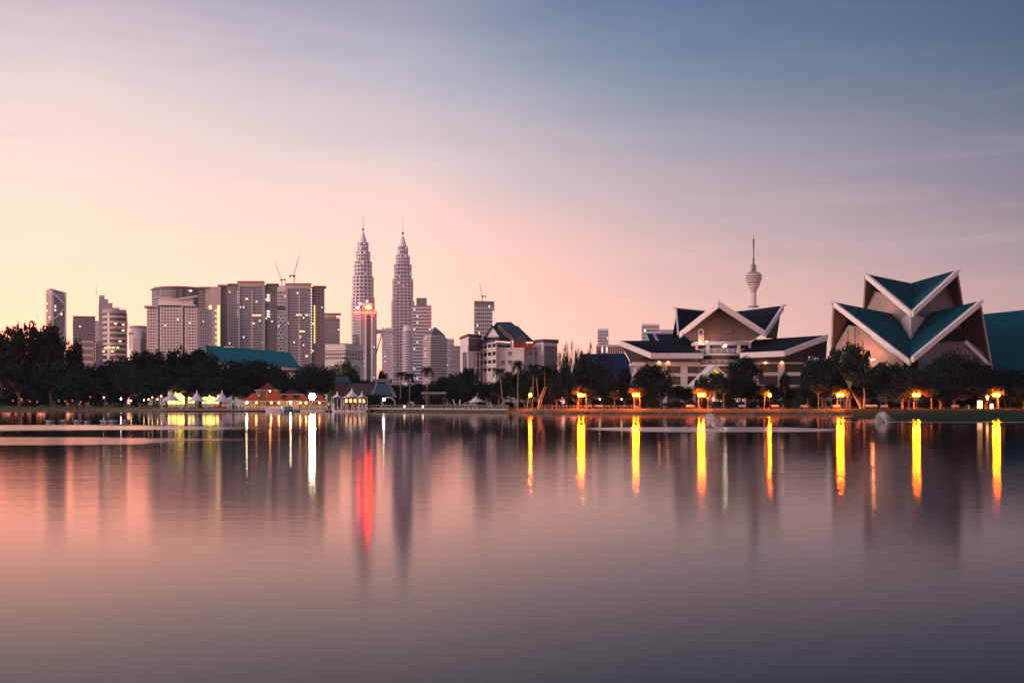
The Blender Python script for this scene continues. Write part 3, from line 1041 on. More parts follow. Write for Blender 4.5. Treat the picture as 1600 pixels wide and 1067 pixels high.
tower(t, rect(566, 582, d + 10, 22), Z(484, d) + .05, Z(474, d), STEEL, 3, [4, 2, 4, 2], GREY, None, .4, .2, .5, name='penthouse', edges=(0, 3))
MB().sbox(X(553.5, d), X(587.5, d), d - 1.6, d - .6, Z(489, d), Z(487.8, d)).build('added_red_strip', E_REDS, t)  # glowing strip added to widen the red glow on the water
MB().ball(tuple(P(575.3, 480, d - 5)), 5.6, 14, 8, .7).build('beacon_sign', E_RED, t)
for (px, y, r) in ((573.5, 471, 2.2), (562.7, 474.5, 2.4), (559.2, 480.5, 2.6)):
    MB().tube([P(px, 484, d + 4), P(px, y, d + 4)], .4, 4).build('lamp_post', DSTEEL, t)
    MB().ball(tuple(P(px, y, d + 4)), r, 10, 6).build('beacon', E_REDW, t)
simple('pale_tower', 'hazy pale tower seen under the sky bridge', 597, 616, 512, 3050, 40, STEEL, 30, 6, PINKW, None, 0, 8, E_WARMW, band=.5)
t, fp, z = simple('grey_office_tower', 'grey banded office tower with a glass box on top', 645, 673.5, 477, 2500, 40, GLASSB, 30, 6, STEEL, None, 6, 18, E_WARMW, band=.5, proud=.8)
MB().sbox(X(650, 2500), X(666.5, 2500), 2508, 2535, z + .05, Z(465, 2500)).build('roof_box', GLASSB, t)
# pyramid topped tower
d = 2200
t = thing('pyramid_tower', 'pink banded tower with a grey pyramid roof', 'tower block', (X(679, d), d, G))
fp = [XY(661, d + 20), XY(673, d - 4), (X(697.5, d), d + 22), (X(683, d), d + 52)]
tower(t, fp, G, Z(527, d), GLASSD, 26, [5, 6, 5, 5], PINKW, None, .55, .2, .8, edges=(0, 1), litk=10, litm=E_WARMW)
c = (sum(p[0] for p in fp) / 4, sum(p[1] for p in fp) / 4)
fp2 = [(c[0] + (p[0] - c[0]) * .86, c[1] + (p[1] - c[1]) * .86) for p in fp]
MB().prism(fp2, Z(527, d) + .02, Z(523, d)).build('upper_storey', PINKW, t)
ap = (c[0], c[1], Z(509, d))
zz = Z(523, d) + .03
MB().add([(p[0], p[1], zz) for p in fp2] + [ap], [(0, 1, 4), (1, 2, 4), (2, 3, 4), (3, 0, 4), (3, 2, 1, 0)]).build('pyramid_roof', GLASSD, t)
simple('small_tower', 'small hazy pale tower beside the pyramid topped tower', 697.5, 709, 529, 2350, 30, STEEL, 18, 4, PINKW, None, 5, 4, E_WARMW, band=.5)
simple('small_tower', 'short hazy pink block left of the white roofed institute', 703, 719, 540, 1900, 30, PINKW, 12, 4, WHITE2, None, 5, 2, E_WARMW, band=.4)
# narrow glass tower
t, fp, z = simple('glass_office_tower', 'narrow pale glass office tower with a crane on its roof', 741, 772, 476, 1800, 34, GLASSB, 26, 10, STEEL, STEEL, 10, 8, E_WARMW, band=.28, pier=.2, proud=.5)
MB().prism(rect(741, 772, 1800, 34, 10), z + .02, Z(470, 1800)).build('crown_wall', GLASSD, t)
for k in range(8):
    piece('lit_window', t, E_WARMW, (X(770.8, 1800), 1808.5, Z(487 + k * 4, 1800)), (1.8, 1.5, 2.4))
simple('far_tower', 'slim grey tower far behind the casuarina trees', 934, 950.5, 517, 3000, 30, GLASSD, 24, 6, STEEL, STEEL, 0, 4, E_WARMW, band=.25, roof=6)
simple('far_block', 'long low pale block at the foot of the slim grey tower', 932, 975, 541, 1400, 30, GLASS, 5, 12, WHITE2, WHITE2, 0, 4, E_WARMW, band=.4, roof=2)
simple('far_block', 'grey block with a blue lit corner behind the gallery roof', 1003, 1030, 509, 1800, 30, GLASSD, 22, 9, STEEL, STEEL, 0, 4, E_CYAN, band=.3, roof=3)
simple('far_block', 'low pale block between the blue lit block and the gallery peak', 1031, 1062, 517, 1850, 30, PINKW, 16, 8, WHITE2, None, 0, 4, E_WARMW, band=.4, roof=2)


# ------------------------------------------------------------------ lakeside institutions
CURT = mat('curtained_glass', (.03, .05, .052), .25, var=.9, kind='seam', scale=6.0, spec=.6)
MULL = mat('window_frame', (.05, .06, .06), .5)
TEALW = mat('teal_window', (.02, .08, .10), .3, spec=.4, var=.3)


def PL(pts, th, m, name, t, kind=None):
    return MB().plate([P(*p) for p in pts], th).build(name, m, t, kind=kind)


def poly(pts, m, name, t):
    """a thin wall panel through points of the place"""
    v = [P(*p) for p in pts]
    back = [q + Vector((0, .35, 0)) for q in v]
    n = len(v)
    fs = [tuple(range(n)), tuple(range(2 * n - 1, n - 1, -1))] + [(i, n + i, n + (i + 1) % n, (i + 1) % n) for i in range(n)]
    return MB().add(v + back, fs).build(name, m, t)


def window(t, A, u, n, u0, u1, z0, z1, nm=4, pane=None, frame=None, sill=None):
    fr = MB()
    fw = .09
    for k in range(nm + 1):
        c = u0 + fw / 2 + (u1 - u0 - fw) * k / nm
        fr.obox(A, u, n, c - fw / 2, c + fw / 2, -.02, .14, z0, z1)
    for z in (z0, z0 + (z1 - z0) * .33, z1 - fw):
        fr.obox(A, u, n, u0, u1, -.03, .12, z, z + fw)
    w = fr.build('window', frame or MULL, t)
    MB().obox(A, u, n, u0 + .01, u1 - .01, -.12, .04, z0 + .01, z1 - .01).build('pane', pane or CURT, w)
    if sill:
        MB().obox(A, u, n, u0 - .1, u1 + .1, .0, .3, z0 - .15, z0 - .01).build('sill', sill, w)
    return w


def ribs(tri, n, m, t, h=.14, w=.12):
    """standing ribs running down a roof slope; tri = ridge start, ridge end, low corner"""
    a, b, c = [P(*q) for q in tri]
    r = (b - a)
    ln = r.length
    r = r / ln
    cu = (c - a).dot(r)
    dn = (c - a) - r * cu
    hv = dn.length
    dn = dn / hv
    nn = r.cross(dn)
    if nn.z < 0:
        nn = -nn
    mb = MB()
    for k in range(1, n):
        x = ln * k / n
        # length of the slope below this point of the ridge
        if cu >= ln:
            f = x / cu
            y1 = hv * f
            y0 = 0 if x <= ln else hv
        else:
            y1 = hv * (x / cu if x < cu else (ln - x) / (ln - cu)) if cu > 0 else hv * (ln - x) / (ln - cu)
        p0 = a + r * x + nn * h * .5
        p1 = p0 + dn * max(.2, y1 - .3)
        q = r * (w / 2)
        up = nn * (h / 2)
        vs = [p0 - q - up, p0 + q - up, p0 + q + up, p0 - q + up, p1 - q - up, p1 + q - up, p1 + q + up, p1 - q + up]
        mb.add(vs, [(0, 1, 2, 3), (7, 6, 5, 4), (0, 4, 5, 1), (1, 5, 6, 2), (2, 6, 7, 3), (3, 7, 4, 0)])
    mb.build('roof_rib', m, t, kind='stuff')


def institute():
    t = thing('institute', 'white five storey institute with slate gables and flat roofed end towers', 'institute', (X(790, 480), 480, G))
    # left tower
    A, B, C_ = XY(719, 502), XY(732, 478), XY(752, 490)
    D_ = (C_[0] - 5, C_[1] + 24)
    fp = [A, B, C_, D_]
    MB().prism(fp, G, Z(527, 478)).build('end_tower', WHITE, t)
    c = (sum(p[0] for p in fp) / 4, sum(p[1] for p in fp) / 4)
    ex = lambda k: [(c[0] + (p[0] - c[0]) * k, c[1] + (p[1] - c[1]) * k) for p in fp]
    MB().prism(ex(.97), Z(527, 478) + .02, Z(525.5, 478)).build('frieze', WHITE2, t)
    MB().prism(ex(1.08), Z(525.5, 478) + .02, Z(521.5, 478)).build('roof_slab', DGREY, t)
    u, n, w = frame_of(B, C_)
    MB().obox(B, u, n, .3, w - .1, -.02, .12, Z(548, 478), Z(528, 478)).build('wall_panel', GREY, t)  # grey sheet puts the shade of the right face into colour
    MB().obox(B, u, n, .5, w - .1, .13, .25, Z(548, 478), Z(539, 478)).build('recess_panel', DGREY, t)
    u2, n2, w2 = frame_of(A, B)
    MB().obox(A, u2, n2, w2 - 1.6, w2 - .5, -.02, .08, G, Z(540, 478)).build('window_strip', GLASS, t)
    # open balcony frame
    A2, B2 = XY(731, 479.5), XY(757, 487)
    u, n, w = frame_of(A2, B2)
    MB().obox(A2, u, n, .2, w, -3, -.8, G, Z(550, 480)).build('balcony_recess', GREY, t)
    for k in range(5):
        cc = .3 + (w - .6) * k / 4
        MB().obox(A2, u, n, cc - .22, cc + .22, -.5, .1, G, Z(549, 480)).build('balcony_column', WHITE, t)
    for y in (548.5, 560.5, 573, 585.5):
        MB().obox(A2, u, n, .02, w, -.7, .25, Z(y, 480) - .35, Z(y, 480)).build('balcony_slab', WHITE, t)
    # central block
    A, B, C_ = XY(749, 490), XY(776, 470), XY(801, 484)
    fp = [A, B, C_, (C_[0] - 4, 505), (A[0] + 3, 510)]
    zt = Z(534, 470)
    MB().prism(fp, G, zt).build('main_wall', WHITE2, t)
    u, n, w = frame_of(A, B)
    for y in (545.5, 558.5, 570.5, 582.5):
        MB().obox(A, u, n, .05, w + .3, -.05, .4, Z(y, 476), Z(y - 2.2, 476)).build('floor_ledge', WHITE, t)
    for k in range(5):
        cc = w * k / 4
        MB().obox(A, u, n, max(0, cc - .3), min(w, cc + .3), -.05, .25, G, zt - .05).build('pilaster', WHITE, t)
    for r, y in enumerate((541, 553.5, 566, 578)):
        for k in range(4):
            u0 = w * k / 4 + .7
            window(t, A, u, n, u0, u0 + w / 4 - 1.4, Z(y + 3.6, 476), Z(y - 3.6, 476), 3)
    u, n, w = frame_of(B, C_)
    MB().obox(B, u, n, .1, w - .1, -.02, .1, Z(543, 474), zt - .8).build('wall_panel', GREY, t)  # shaded side of the block, given as a grey sheet
    window(t, B, u, n, 1.0, 3.2, Z(542.5, 474), Z(538, 474), 3, TEALW)
    # roofs
    PL([(746, 537.5, 490), (776, 531.5, 469), (782, 526, 476), (757, 528, 492)], .3, SLATE, 'skirt_roof', t)
    PL([(776, 531.5, 469), (801, 533, 484), (797, 528, 490), (782, 526, 476)], .3, SLATE, 'skirt_roof', t)
    poly([(757, 528, 488), (781, 526, 475), (769, 509.5, 481)], PINKW if False else WHITE2, 'gable_wall', t)
    PL([(769, 508.5, 479), (778, 508, 496), (799, 533, 492), (782, 527, 473)], .35, SLATE, 'gable_roof', t)
    PL([(769, 508.5, 479), (778, 508, 496), (766, 527, 505), (755, 529, 487)], .35, SLATE, 'gable_roof', t)
    poly([(776, 505, 487), (802, 524.5, 485), (802, 531, 485), (798, 533, 486), (778, 520, 488)], WHITE2, 'gable_wall', t)
    PL([(776, 503.2, 484), (798.5, 503, 512), (823, 523.5, 508), (802, 524, 482)], .35, SLATE, 'gable_roof', t)
    PL([(776, 503.2, 484), (798.5, 503, 512), (775, 520, 520), (766, 516, 492)], .35, SLATE, 'gable_roof', t)
    PL([(805, 509, 520), (809, 509, 524), (834, 533, 518), (812, 533, 508)], .3, SLATE, 'hip_roof', t)
    MB().prism([XY(802, 487), XY(822, 490), XY(822, 506), XY(802, 506)], Z(545, 485), Z(524, 488)).build('attic_wall', GREY, t)
    MB().box(X(797.5, 480), X(800.5, 480), 478, 480, Z(545, 478), Z(531, 478)).build('chimney_stack', WHITE, t)
    for (p0, p1, m) in ((802.5, 808, REDP), (808.2, 824, REDP), (824.2, 834, REDP)):
        MB().box(X(p0, 474), X(p1, 474) - .02, 474, 476, Z(544, 474), Z(536.5, 474)).build('roof_unit', m, t)
    # right lower block
    A, B = XY(779.5, 472), XY(819, 470)
    fp = [A, B, (B[0], 490), (A[0], 490)]
    MB().prism(fp, G, Z(545, 471)).build('side_block', WHITE2, t)
    u, n, w = frame_of(A, B)
    MB().obox(A, u, n, -.2, w + .2, -.1, .3, Z(545, 471) + .01, Z(543.5, 471)).build('parapet', WHITE, t)
    for (p, y) in ((797, 552.5), (797, 566), (786, 566), (810, 566)):
        a = X(p, 471) - A[0]
        window(t, A, u, n, a - .85, a + .85, Z(y + 4, 471), Z(y - 3.6, 471), 2, TEALW, WHITE, WHITE)
    A, B = XY(819.3, 476), XY(836, 478)
    MB().prism([A, B, (B[0], 494), (A[0], 494)], G, Z(541.5, 476)).build('link_block', TAN, t)
    u, n, w = frame_of(A, B)
    for (p0, p1) in ((826, 834),):
        window(t, A, u, n, X(p0, 476) - A[0], X(p1, 476) - A[0], Z(556, 476), Z(549, 476), 3, TEALW, WHITE, WHITE)
    # right tower
    A, B, C_ = XY(835.5, 480), XY(849, 474), XY(871, 478)
    fp = [A, B, C_, (C_[0], 498), (A[0], 498)]
    MB().prism(fp, G, Z(534.5, 474)).build('end_tower', WHITE2, t)
    c = (sum(p[0] for p in fp) / 5, sum(p[1] for p in fp) / 5)
    MB().prism([(c[0] + (p[0] - c[0]) * 1.1, c[1] + (p[1] - c[1]) * 1.12) for p in fp], Z(534.5, 474) + .02, Z(530, 474)).build('roof_slab', DGREY, t)
    u, n, w = frame_of(B, C_)
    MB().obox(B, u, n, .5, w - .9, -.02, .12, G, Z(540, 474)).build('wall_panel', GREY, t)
    for y in (546, 559, 572):
        window(t, B, u, n, w - 1.5, w - .1, Z(y + 3.2, 475), Z(y - 3.2, 475), 1, GLASS, WHITE)
    u, n, w = frame_of(A, B)
    window(t, A, u, n, .6, 2.6, Z(556, 477), Z(549, 477), 2, TEALW, WHITE)


institute()


def gallery():
    t = thing('art_gallery', 'pale art gallery with crossed navy gable roofs and white fascias', 'art gallery', (X(1125, 400), 400, G))
    d0 = 400
    # crossed gable roof: three gables and two low corners
    Pk = (1123, 471.5, 384)
    C0 = (1131, 489, 426)
    TL_, TR_ = (1058.4, 481.8, 412), (1221.5, 477.2, 398)
    E1, E2 = (1062.3, 519.5, 394), (1194, 517, 386)
    PL([Pk, C0, E1], .5, NAVY, 'roof_slope', t)
    PL([Pk, C0, E2], .5, NAVY, 'roof_slope', t)
    PL([TL_, C0, E1], .5, NAVY, 'roof_slope', t)
    PL([TR_, C0, E2], .5, NAVY, 'roof_slope', t)
    EB = (1213.5, 530, 420)
    EL = (1050, 528, 440)
    PL([TR_, C0, EB], .5, NAVY, 'roof_slope', t)
    PL([TL_, C0, EL], .5, NAVY, 'roof_slope', t)
    w = lambda a, k=0: P(a[0], a[1] + k, a[2])
    off = Vector((0, -.45, 0))
    MB().beam(w(Pk, -.6) + off, w(E1, -.6) + off, .9, 2.0, 11).build('fascia', FASCIA, t)
    MB().beam(w(Pk, -.6) + off * .9, w(E2, -.6) + off * .9, .9, 2.0, 12).build('fascia', FASCIA, t)
    MB().beam(w(TR_, -.8) + Vector((.4, 0, 0)), w(E2, -.4) + Vector((.55, 0, 0)), .7, 1.7, 8).build('fascia', FASCIA, t)
    MB().beam(w(TL_, -.8) + Vector((-.4, 0, 0)), w(E1, -.4) + Vector((-.5, .6, 0)), .5, 1.0).build('fascia', FASCIA, t)
    MB().beam(w(TL_, -.8), w(C0, -.6), .5, .3).build('ridge_cap', FASCIA, t)
    MB().beam(w(TR_, -.8), w(C0, -.6), .5, .3).build('ridge_cap', FASCIA, t)
    for (a, sx) in ((TL_, -1), (TR_, 1)):
        q = w(a, -.5)
        MB().tube([q, q + Vector((sx * .9, 0, -.1)), q + Vector((sx * 1.8, 0, .25))], [.35, .25, .06], 6).build('finial', PAINTW, t)
    q = w(Pk, -1)
    MB().tube([q + Vector((0, -.4, -.4)), q + Vector((0, -.9, .4))], [.3, .1], 6).build('finial', PAINTW, t)
    # gable wall set back under the front roof
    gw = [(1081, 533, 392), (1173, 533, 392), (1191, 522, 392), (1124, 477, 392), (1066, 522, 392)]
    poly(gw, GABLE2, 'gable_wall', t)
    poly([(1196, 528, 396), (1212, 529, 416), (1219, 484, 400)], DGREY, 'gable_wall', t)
    # niche and window in the gable
    poly([(1091, 533, 391), (1100, 533, 391), (1100, 516, 391), (1095.5, 512.5, 391), (1091, 516, 391)], WHITE, 'gable_niche', t)
    MB().box(X(1092.8, 391), X(1097, 391), 390.8, 391.0, Z(522.5, 391), Z(516.5, 391)).build('niche_opening', GLASS, t)
    MB().box(X(1131, 391.6), X(1143.5, 391.6), 391.5, 391.9, Z(521, 391), Z(514, 391)).build('gable_window', GLASS, t)
    MB().box(X(1118, 391.5), X(1146, 391.5), 391.4, 391.8, Z(533, 391), Z(531.3, 391)).build('vent_slot', DSTEEL, t)
    # bowed balconies
    def bow(p0, p1, d, k, n=12):
        return [(X(p0 + (p1 - p0) * i / n, d), d - k * math.sin(math.pi * i / n)) for i in range(n + 1)]

    def bowprism(p0, p1, d, k, y0, y1, m, name, back=8):
        b = bow(p0, p1, d, k)
        return MB().prism(b + [(b[-1][0], d + back), (b[0][0], d + back)], Z(y0, d), Z(y1, d)).build(name, m, t)
    bowprism(1090, 1170, 394, 3, 610, 534.5, GLASS, 'bay_glazing')
    bowprism(1086, 1173, 392, 4.0, 539.5, 534.0, FASCIA, 'balcony_parapet')
    bowprism(1088, 1171, 392, 4.2, 556, 552.3, FASCIA, 'balcony_slab')
    bowprism(1096, 1158, 391, 4.4, 572.5, 569.5, FASCIA, 'balcony_slab')
    for (p0, p1, y0, y1, dd, kk, nn) in ((1089, 1170, 551.5, 545.5, 391.6, 4.2, 26), (1097, 1157, 568.5, 562.5, 390.6, 4.3, 20)):
        b = bow(p0, p1, dd, kk, nn)
        m = MB()
        for i, q in enumerate(b):
            m.box(q[0] - .05, q[0] + .05, q[1] - .05, q[1] + .05, Z(y0, dd), Z(y1, dd))
        for i in range(nn):
            a, c_ = b[i], b[i + 1]
            m.beam((a[0], a[1], Z(y1, dd)), (c_[0], c_[1], Z(y1, dd)), .1, .1)
            m.beam((a[0], a[1], Z(y0, dd)), (c_[0], c_[1], Z(y1, dd)), .06, .06)
            m.beam((a[0], a[1], Z(y1, dd)), (c_[0], c_[1], Z(y0, dd)), .06, .06)
        m.build('balustrade', FASCIA, t)
        for i in range(2, nn, 3):
            q = b[i]
            piece('rail_emblem', t, FASCIA, (q[0], q[1] - .1, Z((y0 + y1) / 2, dd)), (.5, .06, .5))
    for px in (1088.5, 1105, 1153, 1171):
        MB().box(X(px, 392) - .35, X(px, 392) + .35, 389.5 if 1090 < px < 1170 else 391.5, 392.6, Z(553, 392), Z(536, 392)).build('balcony_column', FASCIA, t)
    MB().ball((X(1133.5, 388), 388.2, Z(540.5, 388)), .32, 8, 6).build('hanging_lamp', E_WHITE, t)
    # side wings and their roofs
    for side in (0, 1):
        if side == 0:
            tip, cor, inn, back = (968, 532.3, 388), (1018, 552.5, 382), (1098, 552.5, 386), (1085, 532, 412)
        else:
            tip, cor, inn, back = (1292, 523.5, 384), (1224.5, 549, 378), (1156, 552, 384), (1178, 531, 410)
        PL([tip, cor, inn, back], .4, NAVY, 'wing_roof', t)
        MB().beam(w(tip, -.8) + off, w(cor, -.8) + off, .8, 1.75, 10).build('fascia', FASCIA, t)
        MB().beam(w(cor, -.8) + off * .9, w(inn, -.8) + off * .9, .8, 1.75, 12).build('fascia', FASCIA, t)
        lo = (987, 566, 398) if side == 0 else (1290, 560, 400)
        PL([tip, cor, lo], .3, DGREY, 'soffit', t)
    # walls: dark glazing with white columns, bands and windows set between
    for (p0, p1, dd, cols, wins, rows) in (
            (990, 1112, 394, ((990, 1003), (1031, 1042), (1063.5, 1074), (1102, 1112)), ((1003, 1031), (1042, 1063.5), (1074, 1102)), ((572.5, 583), (588, 601))),
            (1176, 1264, 392, ((1176, 1186), (1215.5, 1226), (1256.5, 1264)), ((1186, 1215.5), (1226, 1256.5)), ((568.5, 581.5), (587, 601)))):
        A = (X(p0, dd), dd)
        u, n = Vector((1, 0)), Vector((0, -1))
        L_ = lambda p: X(p, dd) - A[0]
        MB().obox(A, u, n, 0, L_(p1), -12, -.6, G, Z(548, dd)).build('core_wall', GREY, t)
        for (a, b) in cols:
            MB().obox(A, u, n, L_(a), L_(b), -1, .3, G, Z(566, dd)).build('column', FASCIA, t)
        for (a, b) in wins:
            for (y0, y1) in rows:
                window(t, (A[0], A[1] + .15), u, n, L_(a) + .02, L_(b) - .02, Z(y1, dd), Z(y0, dd), 8)
        ys = [566, rows[0][0]], [rows[0][1], rows[1][0]], [rows[1][1], rows[1][1] + 3.5]
        for (y0, y1) in ys:
            MB().obox(A, u, n, -.3, L_(p1) + .3, -1, .42, Z(y1, dd), Z(y0, dd)).build('floor_beam', FASCIA, t)
        MB().obox(A, u, n, 1, L_(p1) - 1, -.5, .05, Z(566, dd) + .01, Z(559.5, dd)).build('clerestory', GLASS, t)
    MB().obox((X(984, 392), 392), Vector((1, 0)), Vector((0, -1)), 0, 8, -2, 1.2, Z(572, 392), Z(568, 392)).build('canopy', FASCIA, t)
    MB().box(X(1072, 388), X(1106, 388), 386, 392, Z(609, 388), Z(604, 388)).build('canopy', FASCIA, t)
    for px in (1074, 1084, 1098):
        MB().box(X(px, 388) - .3, X(px, 388) + .3, 387, 387.7, G, Z(609, 388) - .02).build('canopy_post', FASCIA, t)
    # steep entrance gable
    a, b, c_ = P(1117, 569, 372), P(1080, 606, 372), P(1156, 606, 372)
    bk = Vector((0, 14, 0))
    MB().plate([a, b, b + bk, a + bk], .5).build('porch_roof', FASCIA, t)
    MB().plate([a, c_, c_ + bk, a + bk], .5).build('porch_roof', FASCIA, t)
    MB().beam(a + off, b + off, .7, 1.4, 8).build('fascia', FASCIA, t)
    MB().beam(a + off * .8, c_ + off * .8, .7, 1.4, 8).build('fascia', FASCIA, t)
    MB().add([P(1117, 574, 380), P(1087, 604, 380), P(1147, 604, 380)], [(0, 1, 2)]).build('porch_wall', TAN, t)
    for (px, y) in ((1112, 586), (1120, 589), (1106, 597)):
        MB().ball(tuple(P(px, y, 377)), .3, 8, 6).build('porch_lamp', E_YELH, t)
    # uplights at the foot of the lit walls
    for (px, y, dd) in ((1094, 533.4, 390.2), (1104, 533.4, 390.2), (1116, 533.4, 390.4)):
        piece('uplight', t, E_UP, tuple(P(px, y, dd)), (.6, .2, .06))
    for (px, y, dd) in ((1030, 565.6, 393.3), (1044, 565.6, 393.3), (1196, 565.6, 391.3), (1222, 565.6, 391.3)):
        piece('uplight', t, E_UP, tuple(P(px, y, dd)), (.5, .2, .06))


E_YELH = mat('porch_glow', (.8, .6, .2), emit=(1, .58, .06), es=38)
gallery()


RIBT = mat('teal_roof_rib', (.004, .06, .08), .7, spec=.2)
RIBN = mat('navy_roof_rib', (.014, .02, .035), .7, spec=.2)


def theatre():
    t = thing('theatre', 'national theatre with stacked butterfly teal roofs and thick white fascias', 'theatre', (X(1424, 350), 350, G))
    w = lambda a, k=0: P(a[0], a[1] + k, a[2])

    def tier(TL_, TR_, VL, VR, M_, LB, RB, fh, nm):
        PL([TL_, M_, VL], .6, TEAL, 'roof_slope', t)
        PL([TR_, M_, VR], .6, TEAL, 'roof_slope', t)
        ribs([TL_, M_, VL], 22, RIBT, t)
        ribs([TR_, M_, VR], 22, RIBT, t)
        PL([TL_, M_, LB], .6, DGREY, 'outer_slope', t)
        PL([TR_, M_, RB], .6, DGREY, 'outer_slope', t)
        off = Vector((0, -.5, 0))
        MB().beam(w(TL_, -.7) + off, w(VL, -.7) + off, .9, fh, 2, .05).build('fascia', FASCIA, t)
        MB().beam(w(TR_, -.7) + off, w(VR, -.7) + off, .9, fh, 2, .05).build('fascia', FASCIA, t)
        MB().beam(w(TL_, -.5) + Vector((-.25, 0, 0)), w(LB) + Vector((-.25, 0, 0)), .35, .5).build('fascia', FASCIA, t)
        MB().beam(w(TR_, -.5) + Vector((.25, 0, 0)), w(RB) + Vector((.25, 0, 0)), .35, .5).build('fascia', FASCIA, t)
        for (a, sx) in ((TL_, -1), (TR_, 1)):
            q = w(a, 0) + Vector((0, -.4, -.2))
            b = MB()
            b.tube([q, q + Vector((sx * .6, 0, .1)), q + Vector((sx * 1.3, 0, .7))], [.3, .22, .05], 6)
            b.tube([q + Vector((sx * .3, 0, 0)), q + Vector((sx * .8, 0, .8))], [.2, .05], 6)
            b.tube([q, q + Vector((sx * .1, 0, .9))], [.22, .05], 6)
            b.tube([q + Vector((sx * .3, 0, -.1)), q + Vector((sx * 1.2, 0, -.3))], [.2, .05], 6)
            b.build('finial', PAINTW, t)
    V = (1423.5, 487.5, 331)
    tier((1353.2, 428.4, 352), (1494.4, 422.3, 350), V, V, (1423.5, 442.7, 382), (1349, 505, 374), (1508, 505, 370), 1.5, 'upper')
    tier((1302.8, 472.1, 335), (1530.3, 470.4, 333), (1421, 563, 316), (1424.5, 558, 316), (1424, 496, 358), (1299.5, 552, 352), (1549, 575, 350), 1.5, 'lower')
    PL([(1424, 496, 358), (1421, 563, 316), (1424.5, 558, 316)], .4, TEAL, 'valley_gutter', t)
    # upper body: walls meeting in a sharp front edge
    e, l_, r_ = XY(1423.5, 334.5), XY(1394, 358), XY(1472, 366)
    bk = XY(1432, 388)
    MB().prism([l_, e, r_, bk], Z(560, 334), Z(491, 334)).build('prow_wall', WHITE2, t)
    # gable walls set back under the rakes (upper pair)
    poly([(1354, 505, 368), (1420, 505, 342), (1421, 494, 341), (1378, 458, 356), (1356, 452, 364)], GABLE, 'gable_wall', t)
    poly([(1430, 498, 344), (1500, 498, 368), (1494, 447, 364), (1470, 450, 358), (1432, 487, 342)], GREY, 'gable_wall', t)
    b = MB()
    b.beam(P(1446, 464, 346), P(1468, 464, 353), .15, .15)
    b.beam(P(1446, 476, 346), P(1462, 476, 351), .15, .15)
    b.beam(P(1446, 464, 346), P(1446.1, 476, 346), .15, .15)
    b.build('wall_rail', DSTEEL, t)
    # lower gable walls with mullions
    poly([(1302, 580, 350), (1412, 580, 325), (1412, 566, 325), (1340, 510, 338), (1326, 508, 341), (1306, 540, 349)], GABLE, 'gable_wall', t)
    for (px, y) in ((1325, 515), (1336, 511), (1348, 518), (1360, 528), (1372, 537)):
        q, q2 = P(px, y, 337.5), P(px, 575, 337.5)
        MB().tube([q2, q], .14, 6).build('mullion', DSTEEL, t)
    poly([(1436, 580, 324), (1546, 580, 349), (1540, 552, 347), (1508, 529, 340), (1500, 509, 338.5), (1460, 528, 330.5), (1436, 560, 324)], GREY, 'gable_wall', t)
    MB().beam(P(1508, 531, 339.3), P(1546, 568, 348), .6, 1.2).build('inner_rake', FASCIA, t)
    PL([(1462, 537, 329), (1500, 512, 336.5), (1510, 532, 338.5), (1480, 533, 332)], .3, NAVY, 'inner_roof', t)
    # stairs of dark slots on the prow
    for k in range(6):
        piece('slot_window', t, DSTEEL, tuple(P(1402 + k * 1.9, 498 + k * 3.1, 351.2 - k * 1.5)), (.5, .5, .45), -.6)
        piece('slot_window', t, DSTEEL, tuple(P(1440 + k * 1.7, 512 - k * 2.7, 344.6 + k * 1.1)), (.5, .5, .3), .6)
    MB().box(X(1404, 350), X(1443, 350), 350, 351.5, G, Z(552, 350)).build('link_wall', GREY, t)
    # service hall behind
    PL([(1534, 491, 402), (1700, 474, 402), (1700, 585, 372), (1546, 580, 372)], .5, TEALB, 'hall_roof', t)
    MB().box(X(1546, 376), X(1690, 376), 376, 400, G, Z(582, 376)).build('hall_wall', GREY, t)
    MB().box(X(1330, 352), X(1520, 352), 352, 390, G, Z(575, 352)).build('lower_wall', GREY, t)
    # uplights that wash the left gables
    for q in ((1322, 560, 339.5), (1336, 560, 337), (1350, 560, 334), (1364, 562, 331)):
        piece('uplight', t, E_UPT, tuple(P(*q)), (.7, .25, .12))
    for q in ((1368, 488, 349.5), (1378, 490.5, 349.5)):
        piece('uplight', t, E_UPT, tuple(P(*q)), (.7, .25, .12))
    piece('roof_light', t, PAINTW, tuple(P(1443.5, 454, 358)), (.9, .4, .3), .5)


E_UPT = mat('theatre_uplight_glow', (.8, .5, .3), emit=(1, .28, .10), es=330)
theatre()

# turquoise roofed hall on the left
t = thing('sports_hall', 'long hall with a turquoise hipped roof above the dark trees', 'hall', (X(400, 570), 570, G))
PL([(322, 539.5, 584), (452, 550, 584), (470, 574, 562), (334, 562.5, 562)], .5, TEALG, 'roof_slope', t)
PL([(452, 550, 584), (470, 574, 562), (466, 572, 606)], .5, TEALG, 'roof_slope', t)
PL([(322, 539.5, 584), (334, 562.5, 562), (318, 562, 606)], .5, TEALG, 'roof_slope', t)
MB().box(X(338, 565), X(466, 565), 564, 600, G, Z(573.5, 563)).build('wall', WHITE2, t)
MB().box(X(425, 564), X(467, 564), 563.2, 563.9, Z(582, 564), Z(577.5, 564)).build('window_strip', GLASS, t)
MB().box(X(351, 583), X(367, 583), 582, 586, Z(543, 583), Z(541.5, 583)).build('roof_vent', PAINTW, t)
